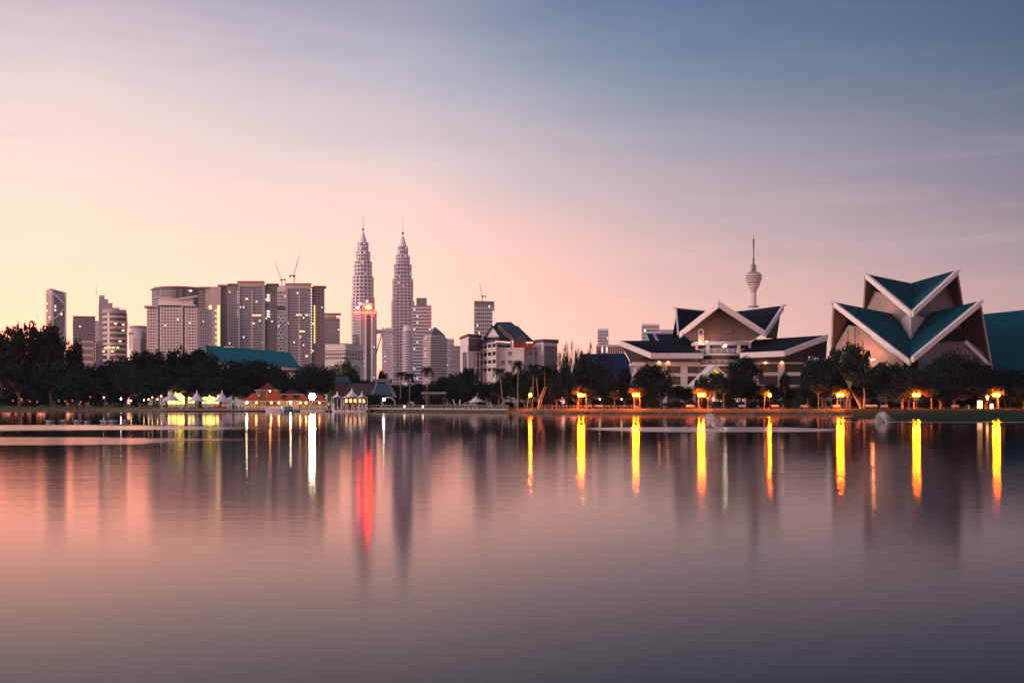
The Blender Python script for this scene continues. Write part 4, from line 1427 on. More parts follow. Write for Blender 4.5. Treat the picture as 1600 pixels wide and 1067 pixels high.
# blue roofs near the gallery
t = thing('blue_roof_hall', 'long building with a plain blue roof left of the gallery', 'hall', (X(960, 440), 440, G))
PL([(905, 553, 452), (976, 552, 452), (1012, 612, 428), (905, 612, 428)], .4, BLUER, 'roof_slope', t)
MB().box(X(908, 430), X(1005, 430), 430, 452, G, Z(610, 430)).build('wall', GREY, t)
t = thing('blue_roof_hall', 'small blue ridge roof with white ladders behind the gallery wing', 'hall', (X(1038, 440), 440, G))
PL([(1012, 521.5, 440), (1098, 521.5, 440), (1106, 545, 428), (1005, 545, 428)], .4, BLUER, 'roof_slope', t)
poly([(1011, 522.5, 439), (1004, 536, 428), (1016, 536, 428)], WHITE2, 'gable_wall', t)
MB().box(X(1008, 430), X(1096, 430), 430, 452, G, Z(546, 430)).build('wall', WHITE2, t)
for px in (1021, 1073):
    b = MB()
    a, e = P(px, 520.5, 438), P(px + 6, 532.5, 431)
    for o_ in (-.35, .35):
        b.tube([a + Vector((o_, -.3, .1)), e + Vector((o_, -.3, .1))], .08, 5)
    for k in range(9):
        q = a.lerp(e, (k + .5) / 9) + Vector((0, -.3, .1))
        b.tube([q - Vector((.35, 0, 0)), q + Vector((.35, 0, 0))], .06, 4)
    b.build('roof_ladder', PAINTW, t)


# ------------------------------------------------------------------ lakeside restaurants, tents, boats
def deck(label, p0, p1, d, depth, z=.75):
    t = thing('jetty', label, 'jetty', (X((p0 + p1) / 2, d), d, 0))
    n = int((X(p1, d) - X(p0, d)) / .6)
    b = MB()
    for k in range(n):
        x0 = X(p0, d) + (X(p1, d) - X(p0, d)) * k / n
        b.box(x0 + .02, x0 + .58, d, d + depth, z - .12, z)
    b.build('deck_boards', TIMBER, t, kind='stuff')
    MB().box(X(p0, d), X(p1, d), d - .12, d - .01, z - .45, z - .05).build('edge_beam', CONC, t)
    m = int((X(p1, d) - X(p0, d)) / 4) + 1
    for k in range(m):
        x = X(p0, d) + .5 + (X(p1, d) - X(p0, d) - 1) * k / max(1, m - 1)
        MB().tube([(x, d + .6, -.6), (x, d + .6, z - .12)], .18, 6).build('pile', TIMBER, t)


deck('timber jetty under the three white tents', 240, 376, 394, 14)
deck('timber jetty under the orange roofed restaurant', 377, 516, 388, 14)
deck('timber jetty under the white tent beside the swan boats', 517, 578, 384, 12)


def tent(label, px, peak, base, hw, d, group=None, poles=True):
    c = XY(px, d)
    z1, z0 = Z(peak, d), Z(base, d)
    r = hw * d / F
    t = thing('tension_tent', label, 'tent', (c[0], c[1], .75 if d > 372 else G), group)
    b = MB()
    n, m = 32, 8
    for i in range(m + 1):
        f = i / m
        for k in range(n):
            a = 2 * math.pi * k / n
            sq = 1 / max(abs(math.cos(a)), abs(math.sin(a)))
            q = r * (1 + (min(sq, 1.32) - 1) * f * .9) * (.04 + .96 * f)
            z = z0 + (z1 - z0) * (1 - f) ** 1.75 - (.28 * math.cos(4 * a + math.pi) * f * f * .5 + .1)
            b.v.append((c[0] + q * math.cos(a + .35), c[1] + q * math.sin(a + .35), z))
    for i in range(m):
        for k in range(n):
            a, e = i * n + k, i * n + (k + 1) % n
            b.f.append((a, e, e + n, a + n))
    b.build('canopy', CANVAS, t, True)
    MB().tube([(c[0], c[1], .75), (c[0], c[1], z1 + .1)], .09, 6).build('mast', PAINTW, t)
    MB().lathe([(.28, z1 - .35), (.22, z1 - .1), (.05, z1 + .7)], 8, c).build('cap', PAINTW, t)
    for k in range(4):
        a = math.pi / 4 + k * math.pi / 2 + .35
        x, y = c[0] + r * 1.22 * math.cos(a), c[1] + r * 1.22 * math.sin(a)
        MB().tube([(x * 1.0, y, .7), (x, y, z0 - .05)], .09, 6).build('pole', PAINTW, t)


tent('white peaked tent on the jetty, farthest from the restaurant', 268, 612, 626, 17, 400, 'three white tents')
tent('white peaked tent on the jetty, middle of the three', 307.5, 612, 626.5, 16.5, 400, 'three white tents')
tent('white peaked tent on the jetty, next to the climbing frame', 347, 612, 627, 15.5, 400, 'three white tents')
tent('large white peaked tent beside the swan boats', 550, 609, 620, 16, 389)
tent('small white peaked tent beside the large one by the swan boats', 565.5, 614, 620, 8, 387)
tent('small white peaked tent between the green lit tree and the large tent', 527, 614.5, 620, 9, 387)
tent('lone white peaked tent behind the promenade balustrade', 745.5, 617.5, 628, 17, 366)
# slanting guy masts of the lone tent
for i, (p0, p1) in enumerate(((708, 712), (718.5, 719), (766, 768), (778, 780))):
    o = MB().tube([P(p1, 636.2, 364), P(p0, 624, 364)], [.16, .1], 6).build('guy_mast', PAINTW)
    tag(o, 'slanting white guy mast beside the lone tent', 'mast', 'guy masts of the lone tent')

# bright screens and bushes behind the tents
for (p0, p1, y0, y1, lab) in ((262, 288, 631, 612, 'wide yellow lit stall front behind the farthest tent'), (294, 304, 629, 617, 'narrow yellow lit stall front behind the middle tent'),
                              (316, 342, 630, 617, 'yellow lit stall front behind the tent by the climbing frame')):
    d = 412
    t = thing('stall', lab, 'stall', (X((p0 + p1) / 2, d), d, G))
    MB().box(X(p0, d), X(p1, d), d + .3, d + 3, G, Z(y1 - 1.5, d)).build('wall', TAN, t)
    n = max(2, int((p1 - p0) / 5))
    for k in range(n):
        a, b_ = X(p0 + (p1 - p0) * (k + .08) / n, d), X(p0 + (p1 - p0) * (k + .92) / n, d)
        hi = y1 + rnd.uniform(0, 3)
        MB().box(a, b_, d - .02, d + .25, Z(y0, d), Z(hi, d)).build('light_panel', E_YEL, t)
    MB().plate([P(p0 - 1, y1 - 2, d - 1), P(p1 + 1, y1 - 2, d - 1), P(p1 + 1, y1 - 4, d + 4), P(p0 - 1, y1 - 4, d + 4)], .15).build('roof', REDT, t)
# climbing frame
t = thing('climbing_frame', 'thin white frame with slanting legs beside the last white tent', 'frame', (X(366, 396), 396, .75))
for (a, b_) in ((360, 364), (368, 364.5), (372, 372), (374, 373)):
    MB().tube([P(a, 640, 396), P(b_, 625, 396)], .09, 6).build('leg', PAINTW, t)
MB().tube([P(363, 625.5, 396), P(373.5, 625, 396)], .08, 6).build('crossbar', PAINTW, t)
t = thing('shelter_frame', 'red and white gate frame on the jetty under the last tent', 'frame', (X(352, 395), 395, .75))
for px in (348, 356):
    MB().box(X(px, 395) - .15, X(px, 395) + .15, 394.9, 395.2, .75, Z(628, 395)).build('post', PAINTW, t)
MB().box(X(347, 395), X(357, 395), 394.85, 395.25, Z(631, 395), Z(629, 395)).build('sign_board', REDP, t)
MB().box(X(332, 394.5), X(352, 394.5), 394.6, 395, .8, 1.6).build('counter', REDP, t)


def pavilion(label, px, peak, eave, hw, d, m=ORANGE, floor=.75, lamp=None, group=None, wall=False, lz=.55):
    c = XY(px, d)
    r = hw * d / F
    z0, z1 = Z(eave, d), Z(peak, d)
    t = thing('pavilion', label, 'pavilion', (c[0], c[1], floor), group)
    v = [(c[0] + sx * r, c[1] + sy * r * .8, z0) for sx, sy in ((-1, -1), (1, -1), (1, 1), (-1, 1))]
    mid = [(c[0] + sx * r * .45, c[1] + sy * r * .36, z0 + (z1 - z0) * .42) for sx, sy in ((-1, -1), (1, -1), (1, 1), (-1, 1))]
    top = (c[0], c[1], z1)
    fs = []
    for k in range(4):
        j = (k + 1) % 4
        fs += [(k, j, 4 + j, 4 + k), (4 + k, 4 + j, 8)]
    fs.append((3, 2, 1, 0))
    MB().add(v + mid + [top], fs).build('roof', m, t)
    b = MB()
    for k in range(4):
        b.beam(v[k], v[(k + 1) % 4], .15, .18)
    b.build('eave_board', PAINTW, t)
    MB().ball((c[0], c[1], z1 + .1), .15, 6, 5).build('finial', TIMBER, t)
    n = max(2, int(2 * r / 3))
    for k in range(n + 1):
        x = c[0] - r * .88 + 2 * r * .88 * k / n
        for y in (c[1] - r * .68, c[1] + r * .68):
            MB().box(x - .11, x + .11, y - .11, y + .11, floor, z0 - .02).build('post', PINKW, t)
    MB().box(c[0] - r * .85, c[0] + r * .85, c[1] + r * .72, c[1] + r * .72 + .15, floor, z0 - .05).build('back_wall', WALLY, t)
    b = MB()
    b.box(c[0] - r * .88, c[0] + r * .88, c[1] - r * .74, c[1] - r * .70, floor + .85, floor + .95)
    for k in range(int(2 * r / .35)):
        x = c[0] - r * .86 + k * .35
        b.box(x - .03, x + .03, c[1] - r * .735, c[1] - r * .705, floor, floor + .85)
    b.build('railing', PAINTW, t)
    if lamp:
        for (lx, em) in lamp:
            MB().ball((X(lx, d), c[1] - r * .35, floor + (z0 - floor) * lz + .6), .28, 8, 6).build('hanging_lamp', em, t)
    # tables on the deck
    for k in range(n):
        x = c[0] - r * .6 + 1.2 * r * (k + .5) / n
        tb = MB().box(x - .5, x + .5, c[1] - .4, c[1] + .4, floor + .7, floor + .76).build('table_top', TIMBER, t)
        MB().box(x - .06, x + .06, c[1] - .06, c[1] + .06, floor, floor + .7).build('table_leg', TIMBER, tb)
    return t


WALLY = mat('yellow_wall', (.30, .16, .06), .8)
E_PAV = mat('pavilion_lamp', (.9, .7, .3), emit=(1, .46, .10), es=28)
E_PAVW = mat('pavilion_white_lamp', (.9, .85, .6), emit=(1, .82, .45), es=170)
pavilion('orange roofed pavilion with a glaring white lamp at the restaurant end', 396, 613.5, 626, 18, 394, lamp=((387, E_PAVW), (402, E_PAV)))
pavilion('orange roofed pavilion with a tall pointed roof behind the white boat', 429, 611.5, 626.5, 19, 392, lamp=((425, E_PAV), (437, E_PAV)))
pavilion('small orange roofed pavilion with a yellow lit wall above the blue boat', 453, 615, 626, 13, 394, lamp=((455, E_PAVW),))
pavilion('orange roofed pavilion beside the glaring floodlight', 474, 615, 626.5, 13, 394.5, lamp=((470, E_PAV), (479, E_PAV)))
pavilion('small orange roofed pavilion right of the glaring floodlight', 501, 617, 626.5, 11, 395, lamp=((500, E_PAV),))
pavilion('dark red two stage tower roof rising behind the restaurant', 419, 597.5, 609.5, 18, 410, REDT, floor=G, lamp=((423, E_PAV),), lz=.85)
pavilion('low dark red roof behind the restaurant', 455, 608, 616, 20, 412, REDT, floor=G)


def boat(label, px0, px1, d, h, m, cabin=None, roof=None, cat='boat', group=None):
    x0, x1 = X(px0, d), X(px1, d)
    L = x1 - x0
    w = min(1.1, L * .2) + .4
    t = thing('boat', label, cat, ((x0 + x1) / 2, d, 0), group)
    st = [(0, .55, h * 1.15), (.08, .85, h * 1.02), (.3, 1, h), (.7, 1, h), (.92, .8, h * 1.02), (1, .5, h * 1.12)]
    b = MB()
    for (f, ww, hh) in st:
        x = x0 + L * f
        b.v += [(x, d - w * ww, hh), (x, d - w * ww * .7, -.25), (x, d + w * ww * .7, -.25), (x, d + w * ww, hh)]
    for i in range(len(st) - 1):
        for k in range(4):
            a, c_ = i * 4 + k, i * 4 + (k + 1) % 4
            b.f.append((a, c_, c_ + 4, a + 4))
    b.f += [(3, 2, 1, 0), tuple(len(b.v) - 4 + k for k in range(4))]
    b.build('hull', m, t)
    MB().beam((x0 + .05, d - w * .97, h + .06), (x1 - .05, d - w * .97, h + .06), .12, .1).build('gunwale', PAINTW, t)
    if cabin:
        MB().box(x0 + L * .12, x1 - L * .12, d - w * .8, d + w * .8, h, h + .7).build('cabin', cabin, t)
    if roof:
        for f in (.15, .85):
            for y in (-.75, .75):
                MB().tube([(x0 + L * f, d + w * y, h), (x0 + L * f, d + w * y, h + 1.3)], .05, 5).build('post', PAINTW, t)
        MB().box(x0 + L * .08, x1 - L * .08, d - w * .9, d + w * .9, h + 1.3, h + 1.42).build('canopy', roof, t)
    return t


boat('long white boat moored in front of the orange pavilion', 416, 443, 381, .9, PAINTW, PAINTW)
boat('blue covered boat moored beside the long white boat', 443.6, 460, 380, .9, BLUEP, BLUEP)
boat('flat white pontoon boat moored below the floodlight', 470, 508, 381, .45, PAINTW)


def swan(label, px, d, face=1):
    x = X(px, d)
    t = thing('swan_boat', label, 'swan boat', (x, d, 0), 'swan boats')
    b = MB()
    st = [(-1.35, .25, .62), (-1.0, .6, .5), (0, .75, .45), (.9, .6, .5), (1.25, .25, .6)]
    for (dx, w, hh) in st:
        b.v += [(x + dx * face, d - w, hh), (x + dx * face, d - w * .6, -.2), (x + dx * face, d + w * .6, -.2), (x + dx * face, d + w, hh)]
    for i in range(4):
        for k in range(4):
            a, c_ = i * 4 + k, i * 4 + (k + 1) % 4
            b.f.append((a, c_, c_ + 4, a + 4))
    b.f += [(3, 2, 1, 0), (16, 17, 18, 19)]
    b.build('hull', PAINTW, t)
    nk = [(x + 1.1 * face, d, .4), (x + 1.35 * face, d, .9), (x + 1.15 * face, d, 1.4), (x + .95 * face, d, 1.8), (x + 1.1 * face, d, 2.1), (x + 1.35 * face, d, 2.08)]
    MB().tube(nk, [.3, .2, .16, .15, .18, .15], 8).build('neck', PAINTW, t, True)
    MB().tube([nk[-1], (x + 1.65 * face, d, 1.98)], [.12, .03], 6).build('beak', ORANGE, t)
    MB().box(x - .8, x + .6, d - .7, d + .7, 1.65, 1.72).build('canopy', REDP, t)
    for dx in (-.7, .5):
        for y in (-.6, .6):
            MB().tube([(x + dx, d + y, .4), (x + dx, d + y, 1.65)], .04, 5).build('post', PAINTW, t)
    MB().box(x - .6, x + .1, d - .55, d + .55, .45, .75).build('seat', REDP, t)


for px, f, lab in ((526, -1, 'white swan boat moored beside the green lit tree'), (537, 1, 'white swan boat with red canopy under the large tent'),
                   (547, 1, 'white swan boat in the middle of the moored row'), (556.5, 1, 'white swan boat between its neighbours under the small tent'), (566, 1, 'white swan boat at the balustrade end of the row')):
    swan(lab, px, 378, f)

# round moored floats
t0 = None
for k, (px, s) in enumerate(((84, 1.0), (103, 1.1), (123, 1.05), (140, .7), (159, 1.0), (169, .7), (180, 1.05), (197, 1.1))):
    d = 163
    if t0 is None:
        t0 = thing('float', 'low round pale float moored in a row on the lake', 'float', (0, 0, 0), 'round floats on the lake')
        prof = [(.35, .28), (.42, .42), (.55, .5), (.66, .42), (.68, .22), (.6, .02), (.45, -.12)]
        b = MB()
        b.lathe(prof, 16)
        b.build('ring', CONC, t0, True)
        MB().lathe([(.5, .1), (.5, .16)], 14).build('floor', TIMBER, t0)
        MB().tube([(.45, 0, .45), (.45, 0, .85)], .035, 5).build('post', DSTEEL, t0)
        o = t0
    else:
        o = copy_tree(t0)
    o.location = (X(px, d), d + rnd.uniform(-1.5, 1.5), 0)
    o.rotation_euler = (0, 0, rnd.uniform(0, 6))
    o.scale = (s * .85, s * .85, s * .75)

# glass pyramid pavilion and brown roofed hall at the promenade
d = 412
t = thing('glass_pyramid', 'truncated pyramid of green glass between heavy grey buttresses', 'pavilion', (X(598, d), d, G))
PL([(590, 599, 416), (606, 599, 416), (614, 617, 408), (583, 617, 408)], .2, TEALW, 'glass_slope', t)
for k in range(7):
    f = k / 6
    MB().beam(P(590 + 16 * f, 598.5, 415.7), P(583 + 31 * f, 617, 407.7), .07, .07).build('glazing_bar', CONC, t)
for y, f in ((605, .35), (611, .68)):
    MB().beam(P(590 - 7 * f, y, 415.6 - 8 * f), P(606 + 8 * f, y, 415.6 - 8 * f), .06, .06).build('glazing_bar', CONC, t)
PL([(587, 597, 417), (590, 597, 416.5), (582.5, 619, 407), (577, 619, 407)], .5, GREY, 'buttress', t)
PL([(606, 597, 416.5), (609, 597, 417), (620, 619, 407), (614.5, 619, 407)], .5, GREY, 'buttress', t)
MB().box(X(586, 417), X(610, 417), 416.5, 424, Z(597, 417), Z(592, 417)).build('cap', GREY, t)
MB().box(X(578, 409), X(619, 409), 408.5, 424, G, Z(619, 409)).build('base', TIMBER, t)
t = thing('brown_roof_hall', 'wide hall with a dark brown roof behind the large white tent', 'hall', (X(560, 414), 414, G))
PL([(545, 599, 424), (583, 599, 424), (580, 617, 408), (536, 617, 408)], .3, TIMBER, 'roof', t)
MB().box(X(538, 410), X(580, 410), 410, 422, G, Z(617, 410)).build('wall', REDT, t)
for k in range(6):
    MB().box(X(540 + k * 7, 409.8), X(543 + k * 7, 409.8), 409.6, 409.95, G + .3, Z(622, 410)).build('lit_window', E_WARMP, t) if False else piece('lit_window', t, E_WARMD, (X(541 + k * 7, 409.8), 409.8, Z(626, 410)), (.9, .3, 1.2))
t = thing('ridge_roof', 'pale blue grey ridge roof among the trees behind the green lit tree', 'hall', (X(535, 430), 430, G))
PL([(525, 588, 436), (544, 588, 436), (548, 597, 428), (521, 597, 428)], .3, SLATE, 'roof', t)
MB().box(X(523, 430), X(546, 430), 430, 440, G, Z(597, 430)).build('wall', DGREY, t)
t = thing('arched_kiosk', 'brown arched kiosk with a white lamp beside the green glass pyramid', 'kiosk', (X(607, 396), 396, G))
arch = [(X(607, 396) + 2.2 * math.cos(math.pi * k / 10), 396, 1.9 + 2.0 * math.sin(math.pi * k / 10) + G - .6) for k in range(11)]
MB().tube([(arch[0][0], 396, G)] + arch + [(arch[-1][0], 396, G)], .22, 6).build('arch', BROWN, t)
MB().tube([(arch[0][0], 399, G)] + [(a, 399, c_) for a, b_, c_ in arch] + [(arch[-1][0], 399, G)], .22, 6).build('arch', BROWN, t)
b = MB()
for k in range(10):
    a, e = arch[k], arch[k + 1]
    b.add([(a[0], 396, a[2] + .2), (e[0], 396, e[2] + .2), (e[0], 399, e[2] + .2), (a[0], 399, a[2] + .2)], [(0, 1, 2, 3)])
b.build('vault', BROWN, t)
MB().ball((X(599.5, 394), 394, Z(624, 394)), .35, 8, 6).build('globe', E_WHITE, t)
MB().tube([(X(599.5, 394), 394, G), (X(599.5, 394), 394, Z(625, 394))], .06, 6).build('post', DSTEEL, t)
t = thing('low_shelter', 'long low dark shelter with a pale flat roof between the palms', 'shelter', (X(678, 400), 400, G))
MB().box(X(659, 400), X(697, 400), 398, 406, Z(615.5, 400), Z(612.5, 400)).build('roof', CONC, t)
for px in (661, 670, 686, 695):
    MB().box(X(px, 400) - .2, X(px, 400) + .2, 399, 399.4, G, Z(615.5, 400)).build('post', TIMBER, t)
MB().box(X(660, 404), X(696, 404), 404, 405.8, G, Z(617, 404)).build('back_wall', DGREY, t)

# promenade wall with cut out panels
t = thing('balustrade', 'long pale balustrade with goblet shaped panels along the promenade', 'balustrade', (X(680, 370), 370, 0))
prev = None
pm0 = None
k = 0
px = 578.0
while px < 800:
    d = shore(px) - 2.0
    x = X(px, d)
    MB().box(x - .16, x + .16, d - .16, d + .16, -.4, 2.05).build('post', STONE, t)
    if prev:
        (x0, d0) = prev
        MB().beam((x0, d0, 1.15), (x, d, 1.15), .5, .5).build('base_beam', CONC, t)
        MB().beam((x0, d0, 2.15), (x, d, 2.15), .25, .14).build('handrail', STONE, t)
        cx_, cd_ = (x0 + x) / 2, (d0 + d) / 2
        piece('panel', t, E_SIGN if k in (8, 12) else STONE, (cx_, cd_, 1.6), (.62 if k not in (8, 12) else .8, .12, .72), math.atan2(d - d0, x - x0))
    prev = (x, d)
    px += 7.2
    k += 1
t = thing('deck_railing', 'row of low pale chairs and rails in front of the lone tent', 'railing', (X(735, 357), 357, G))
for k in range(12):
    MB().box(X(723 + k * 1.9, 357) - .05, X(723 + k * 1.9, 357) + .05, 356.9, 357, 1.0, 2.3).build('baluster', PAINTW, t)
MB().box(X(722, 357), X(745.5, 357), 356.85, 357.05, 2.3, 2.38).build('handrail', PAINTW, t)

# ------------------------------------------------------------------ lamps and floodlight


def lamp(label, px, d, y, twin=True, group='sodium lamps along the right bank'):
    x, z = X(px, d), Z(y, d)
    t = thing('street_lamp', label, 'street lamp', (x, d, G), group)
    MB().tube([(x, d, G), (x, d, G + .5), (x, d, z - .1)], [.13, .09, .06], 8).build('post', DSTEEL, t)
    MB().lathe([(.2, G), (.2, G + .25), (.13, G + .4)], 10, (x, d)).build('foot', DSTEEL, t)
    for s in ((-.5, .5) if twin else (0,)):
        if s:
            MB().tube([(x, d, z - .35), (x + s * .5, d, z - .15), (x + s, d, z - .28)], .045, 6).build('arm', DSTEEL, t)
        g = MB().ball((x + s, d, z + .08), .38, 12, 8).build('globe', E_LAMP, t, True)
        MB().lathe([(.36, z + .44), (.2, z + .54), (.02, z + .64)], 10, (x + s, d)).build('cap', DSTEEL, t)


for px, tw, lab in ((828.5, False, 'single sodium lamp among the slanting palm trunks'), (908, True, 'twin sodium lamp beside the leaning trunk below the casuarinas'),
                    (994, True, 'twin sodium lamp left of the round clipped tree'), (1096, True, 'twin sodium lamp in front of the gallery entrance gable'),
                    (1202.5, False, 'single sodium lamp in front of the gallery right wing'), (1313, True, 'twin sodium lamp left of the forked trunk'),
                    (1432, True, 'twin sodium lamp above the grass spit'), (1557, True, 'twin sodium lamp beside the backlit panels')):
    lamp(lab, px, shore(px) + 6.5, 617.5, tw)
for px, y, lab in ((937, 625, 'small warm globe lamp beside the park bench'), (953.5, 621.5, 'small warm globe lamp between the casuarinas and the gallery'), (966, 613, 'taller warm globe lamp near the blue roofed hall'),
                   (971.5, 624, 'low warm globe lamp near the blue roofed hall'), (1088.5, 608.5, 'small orange globe lamp above the twin lamp at the gallery entrance')):
    d = 345
    x, z = X(px, d), Z(y, d)
    t = thing('globe_lamp', lab, 'globe lamp', (x, d, G), 'small globe lamps')
    MB().tube([(x, d, G), (x, d, z)], .05, 6).build('post', DSTEEL, t)
    MB().ball((x, d, z + .15), .28, 10, 6).build('globe', E_WARMG, t, True) if False else MB().ball((x, d, z + .15), .28, 10, 6).build('globe', E_WARM, t, True)
# floodlight; surrounding heads added to spread its glare
d = 383
x, z = X(488, d), Z(619.5, d)
t = thing('floodlight', 'blazing white floodlight on a pole over the restaurant jetty', 'floodlight', (x, d, .75))
MB().tube([(x, d, .2), (x, d, z - .5)], .09, 8).build('pole', DSTEEL, t)
MB().box(x - 1.3, x + 1.3, d - .1, d + .05, z - .08, z + .08).build('crossbar', DSTEEL, t)
for (dx, dz) in ((-.72, 0), (.72, 0), (0, 0), (-.36, .62), (.36, .62), (-.36, -.62), (.36, -.62)):
    hd = MB().lathe([(.30, z + dz - .3), (.42, z + dz), (.30, z + dz + .3)], 10, (x + dx, d)).build('lamp_housing', DSTEEL, t)
    MB().ball((x + dx, d - .38, z + dz), .40, 12, 8).build('lens', E_FLOOD, hd, True)
# lit panels and globe sign at the right
d = 302
for (p0, p1, y0, y1, lab) in ((1527, 1535, 638.5, 626, 'tall backlit information panel left of the globe lamp'), (1547, 1551.8, 640.5, 631, 'small backlit panel right of the globe lamp')):
    t = thing('information_panel', lab, 'panel', (X((p0 + p1) / 2, d), d, G))
    MB().box(X(p0, d), X(p1, d), d, d + .2, Z(y0, d) + .1, Z(y1, d)).build('face', E_SIGN, t)
    MB().box(X(p0, d) - .06, X(p1, d) + .06, d + .05, d + .3, Z(y0, d), Z(y1, d) + .06).build('frame', DSTEEL, t)
    for p in (p0 + .8, p1 - .8):
        MB().box(X(p, d) - .06, X(p, d) + .06, d + .06, d + .18, G - .1, Z(y0, d) + .02).build('leg', DSTEEL, t)
t = thing('globe_lamp', 'white globe lamp with two stacked globes beside the backlit panels', 'globe lamp', (X(1542.5, d), d, G))
MB().tube([(X(1542.5, d), d, G), (X(1542.5, d), d, Z(624, d))], .06, 6).build('post', DSTEEL, t)
MB().ball(tuple(P(1542.5, 620, d)), .40, 12, 8).build('globe', E_SIGN, t, True)
MB().ball(tuple(P(1542.8, 623.6, d)), .26, 10, 8).build('globe', E_SIGN, t, True)


def bench(label, px, d, w=1.9, m=None):
    x = X(px, d)
    t = thing('bench', label, 'bench', (x, d, G), 'benches along the bank')
    m = m or PINKW
    for k in range(3):
        MB().box(x - w / 2, x + w / 2, d - .25 + k * .17, d - .11 + k * .17, G + .43, G + .47).build('seat_slat', m, t)
    for k in range(3):
        MB().box(x - w / 2, x + w / 2, d + .26, d + .30, G + .56 + k * .15, G + .67 + k * .15).build('back_slat', m, t)
    for sx in (-1, 1):
        MB().box(x + sx * w * .44 - .04, x + sx * w * .44 + .04, d - .25, d + .27, G, G + .42).build('leg', DSTEEL, t)
        MB().box(x + sx * w * .44 - .04, x + sx * w * .44 + .04, d + .31, d + .35, G, G + 1.0).build('back_post', DSTEEL, t)


for px, lab in ((935, 'park bench right of the leaning trunk below the casuarinas'), (1078, 'park bench left of the gallery entrance lamp'), (1160, 'park bench between the two gallery lamps'), (1211.5, 'park bench right of the single lamp by the gallery'),
                (1257, 'park bench left of the slim leaning trunk'), (1308, 'park bench under the lamp by the forked trunk'), (1382, 'park bench right of the white barrier'), (1493, 'park bench left of the backlit panels')):
    bench(lab, px, shore(px) + 7.2)
t = thing('white_barrier', 'long low white barrier right of the forked trunk', 'barrier', (X(1362, 316), 316, G))
MB().box(X(1353, 316), X(1371, 316), 316, 316.3, G + .5, G + 1.05).build('board', PAINTW, t)
for px in (1355, 1369):
    MB().box(X(px, 316.1) - .08, X(px, 316.1) + .08, 316.05, 316.25, G, G + .5).build('leg', DSTEEL, t)
o = MB().lathe([(.12, G), (.12, G + .8), (.08, G + .95), (.02, G + 1.0)], 10, XY(1514, 304)).build('bollard', PAINTW)
tag(o, 'short white bollard between the bench and the backlit panels', 'bollard')
t = thing('low_fence', 'low rusty rail fence along the path below the casuarinas', 'fence', (X(920, 322), 322, G))
for k in range(28):
    px = 846 + k * 5.6
    d = shore(px) + 12
    MB().box(X(px, d) - .05, X(px, d) + .05, d - .05, d + .05, G, G + .85).build('post', BROWN, t)
    if k:
        q = 846 + (k - 1) * 5.6
        dq = shore(q) + 12
        MB().beam((X(q, dq), dq, G + .8), (X(px, d), d, G + .8), .06, .07).build('rail', BROWN, t)
for px, lab, s in ((1178, 'dark boulder at the water edge between the gallery lamps', 1.0), (857, 'dark boulder at the water edge near the single lamp', 1.2)):
    d = shore(px) - .4
    b = MB()
    b.ball((X(px, d), d, .35), .75 * s, 9, 6, .8)
    b.v = [(x + rnd.uniform(-.12, .12), y + rnd.uniform(-.12, .12), z + rnd.uniform(-.1, .1)) for x, y, z in b.v]
    tag(b.build('boulder', STONE), lab, 'boulder')

# ------------------------------------------------------------------ fountains
SPRAY = mat('fountain_spray', (.95, .93, .93), .5, trans=.36)


def fountain(label, px, d, w, h, n, lean=0.0):
    x = X(px, d)
    t = thing('fountain', label, 'fountain', (x, d, 0), 'fountains')
    MB().lathe([(.45, -.1), (.5, .08), (.3, .16), (.12, .2), (.1, .42)], 14, (x, d)).build('nozzle', DSTEEL, t)
    b = MB()
    for k in range(n):
        a = 2 * math.pi * k / n + rnd.uniform(-.1, .1)
        q = w * rnd.uniform(.25, 1)
        hh = h * rnd.uniform(.75, 1.0) * (1 - .4 * (q / w) ** 2)
        pts, rad = [], []
        for i in range(10):
            f = i / 9
            pts.append((x + (q * math.cos(a) + lean * w) * f, d + q * .8 * math.sin(a) * f, .38 + 4 * hh * f * (1 - f) - .38 * f))
            rad.append(.004 + .008 * f)
        b.tube(pts, rad, 4)
        for i in range(110):                    # drops thrown off the jet
            f = rnd.uniform(.25, 1)
            r_ = rnd.uniform(.006, .014)
            p = Vector((x + (q * math.cos(a) + lean * w) * f + rnd.gauss(0, .2) * f, d + q * .8 * math.sin(a) * f + rnd.gauss(0, .09), max(.02, .38 + 4 * hh * f * (1 - f) - .38 * f + rnd.gauss(0, .09))))
            b.add([p + Vector((r_, 0, 0)), p + Vector((-r_, r_, 0)), p + Vector((-r_, -r_, 0)), p + Vector((0, 0, r_ * 1.6))], [(0, 1, 2), (0, 1, 3), (1, 2, 3), (2, 0, 3)])
    b.build('spray', SPRAY, t, kind='stuff')


fountain('larger spraying fountain in front of the gallery entrance', 1108, 129, 1.35, 1.5, 44, .12)
fountain('smaller spraying fountain beside the grass spit', 1379, 168, 1.6, 1.35, 44)
t = thing('marker_pole', 'thin marker pole standing in the water left of the smaller fountain', 'pole', (X(1297, 200), 200, 0))
MB().tube([(X(1297, 200), 200, -.4), (X(1297, 200), 200, .55)], .05, 6).build('post', DSTEEL, t)
MB().ball((X(1297, 200), 200, .6), .1, 6, 5).build('cap', PAINTW, t)

# ------------------------------------------------------------------ trees: unit crowns (radius 1, height 1) shared by copies


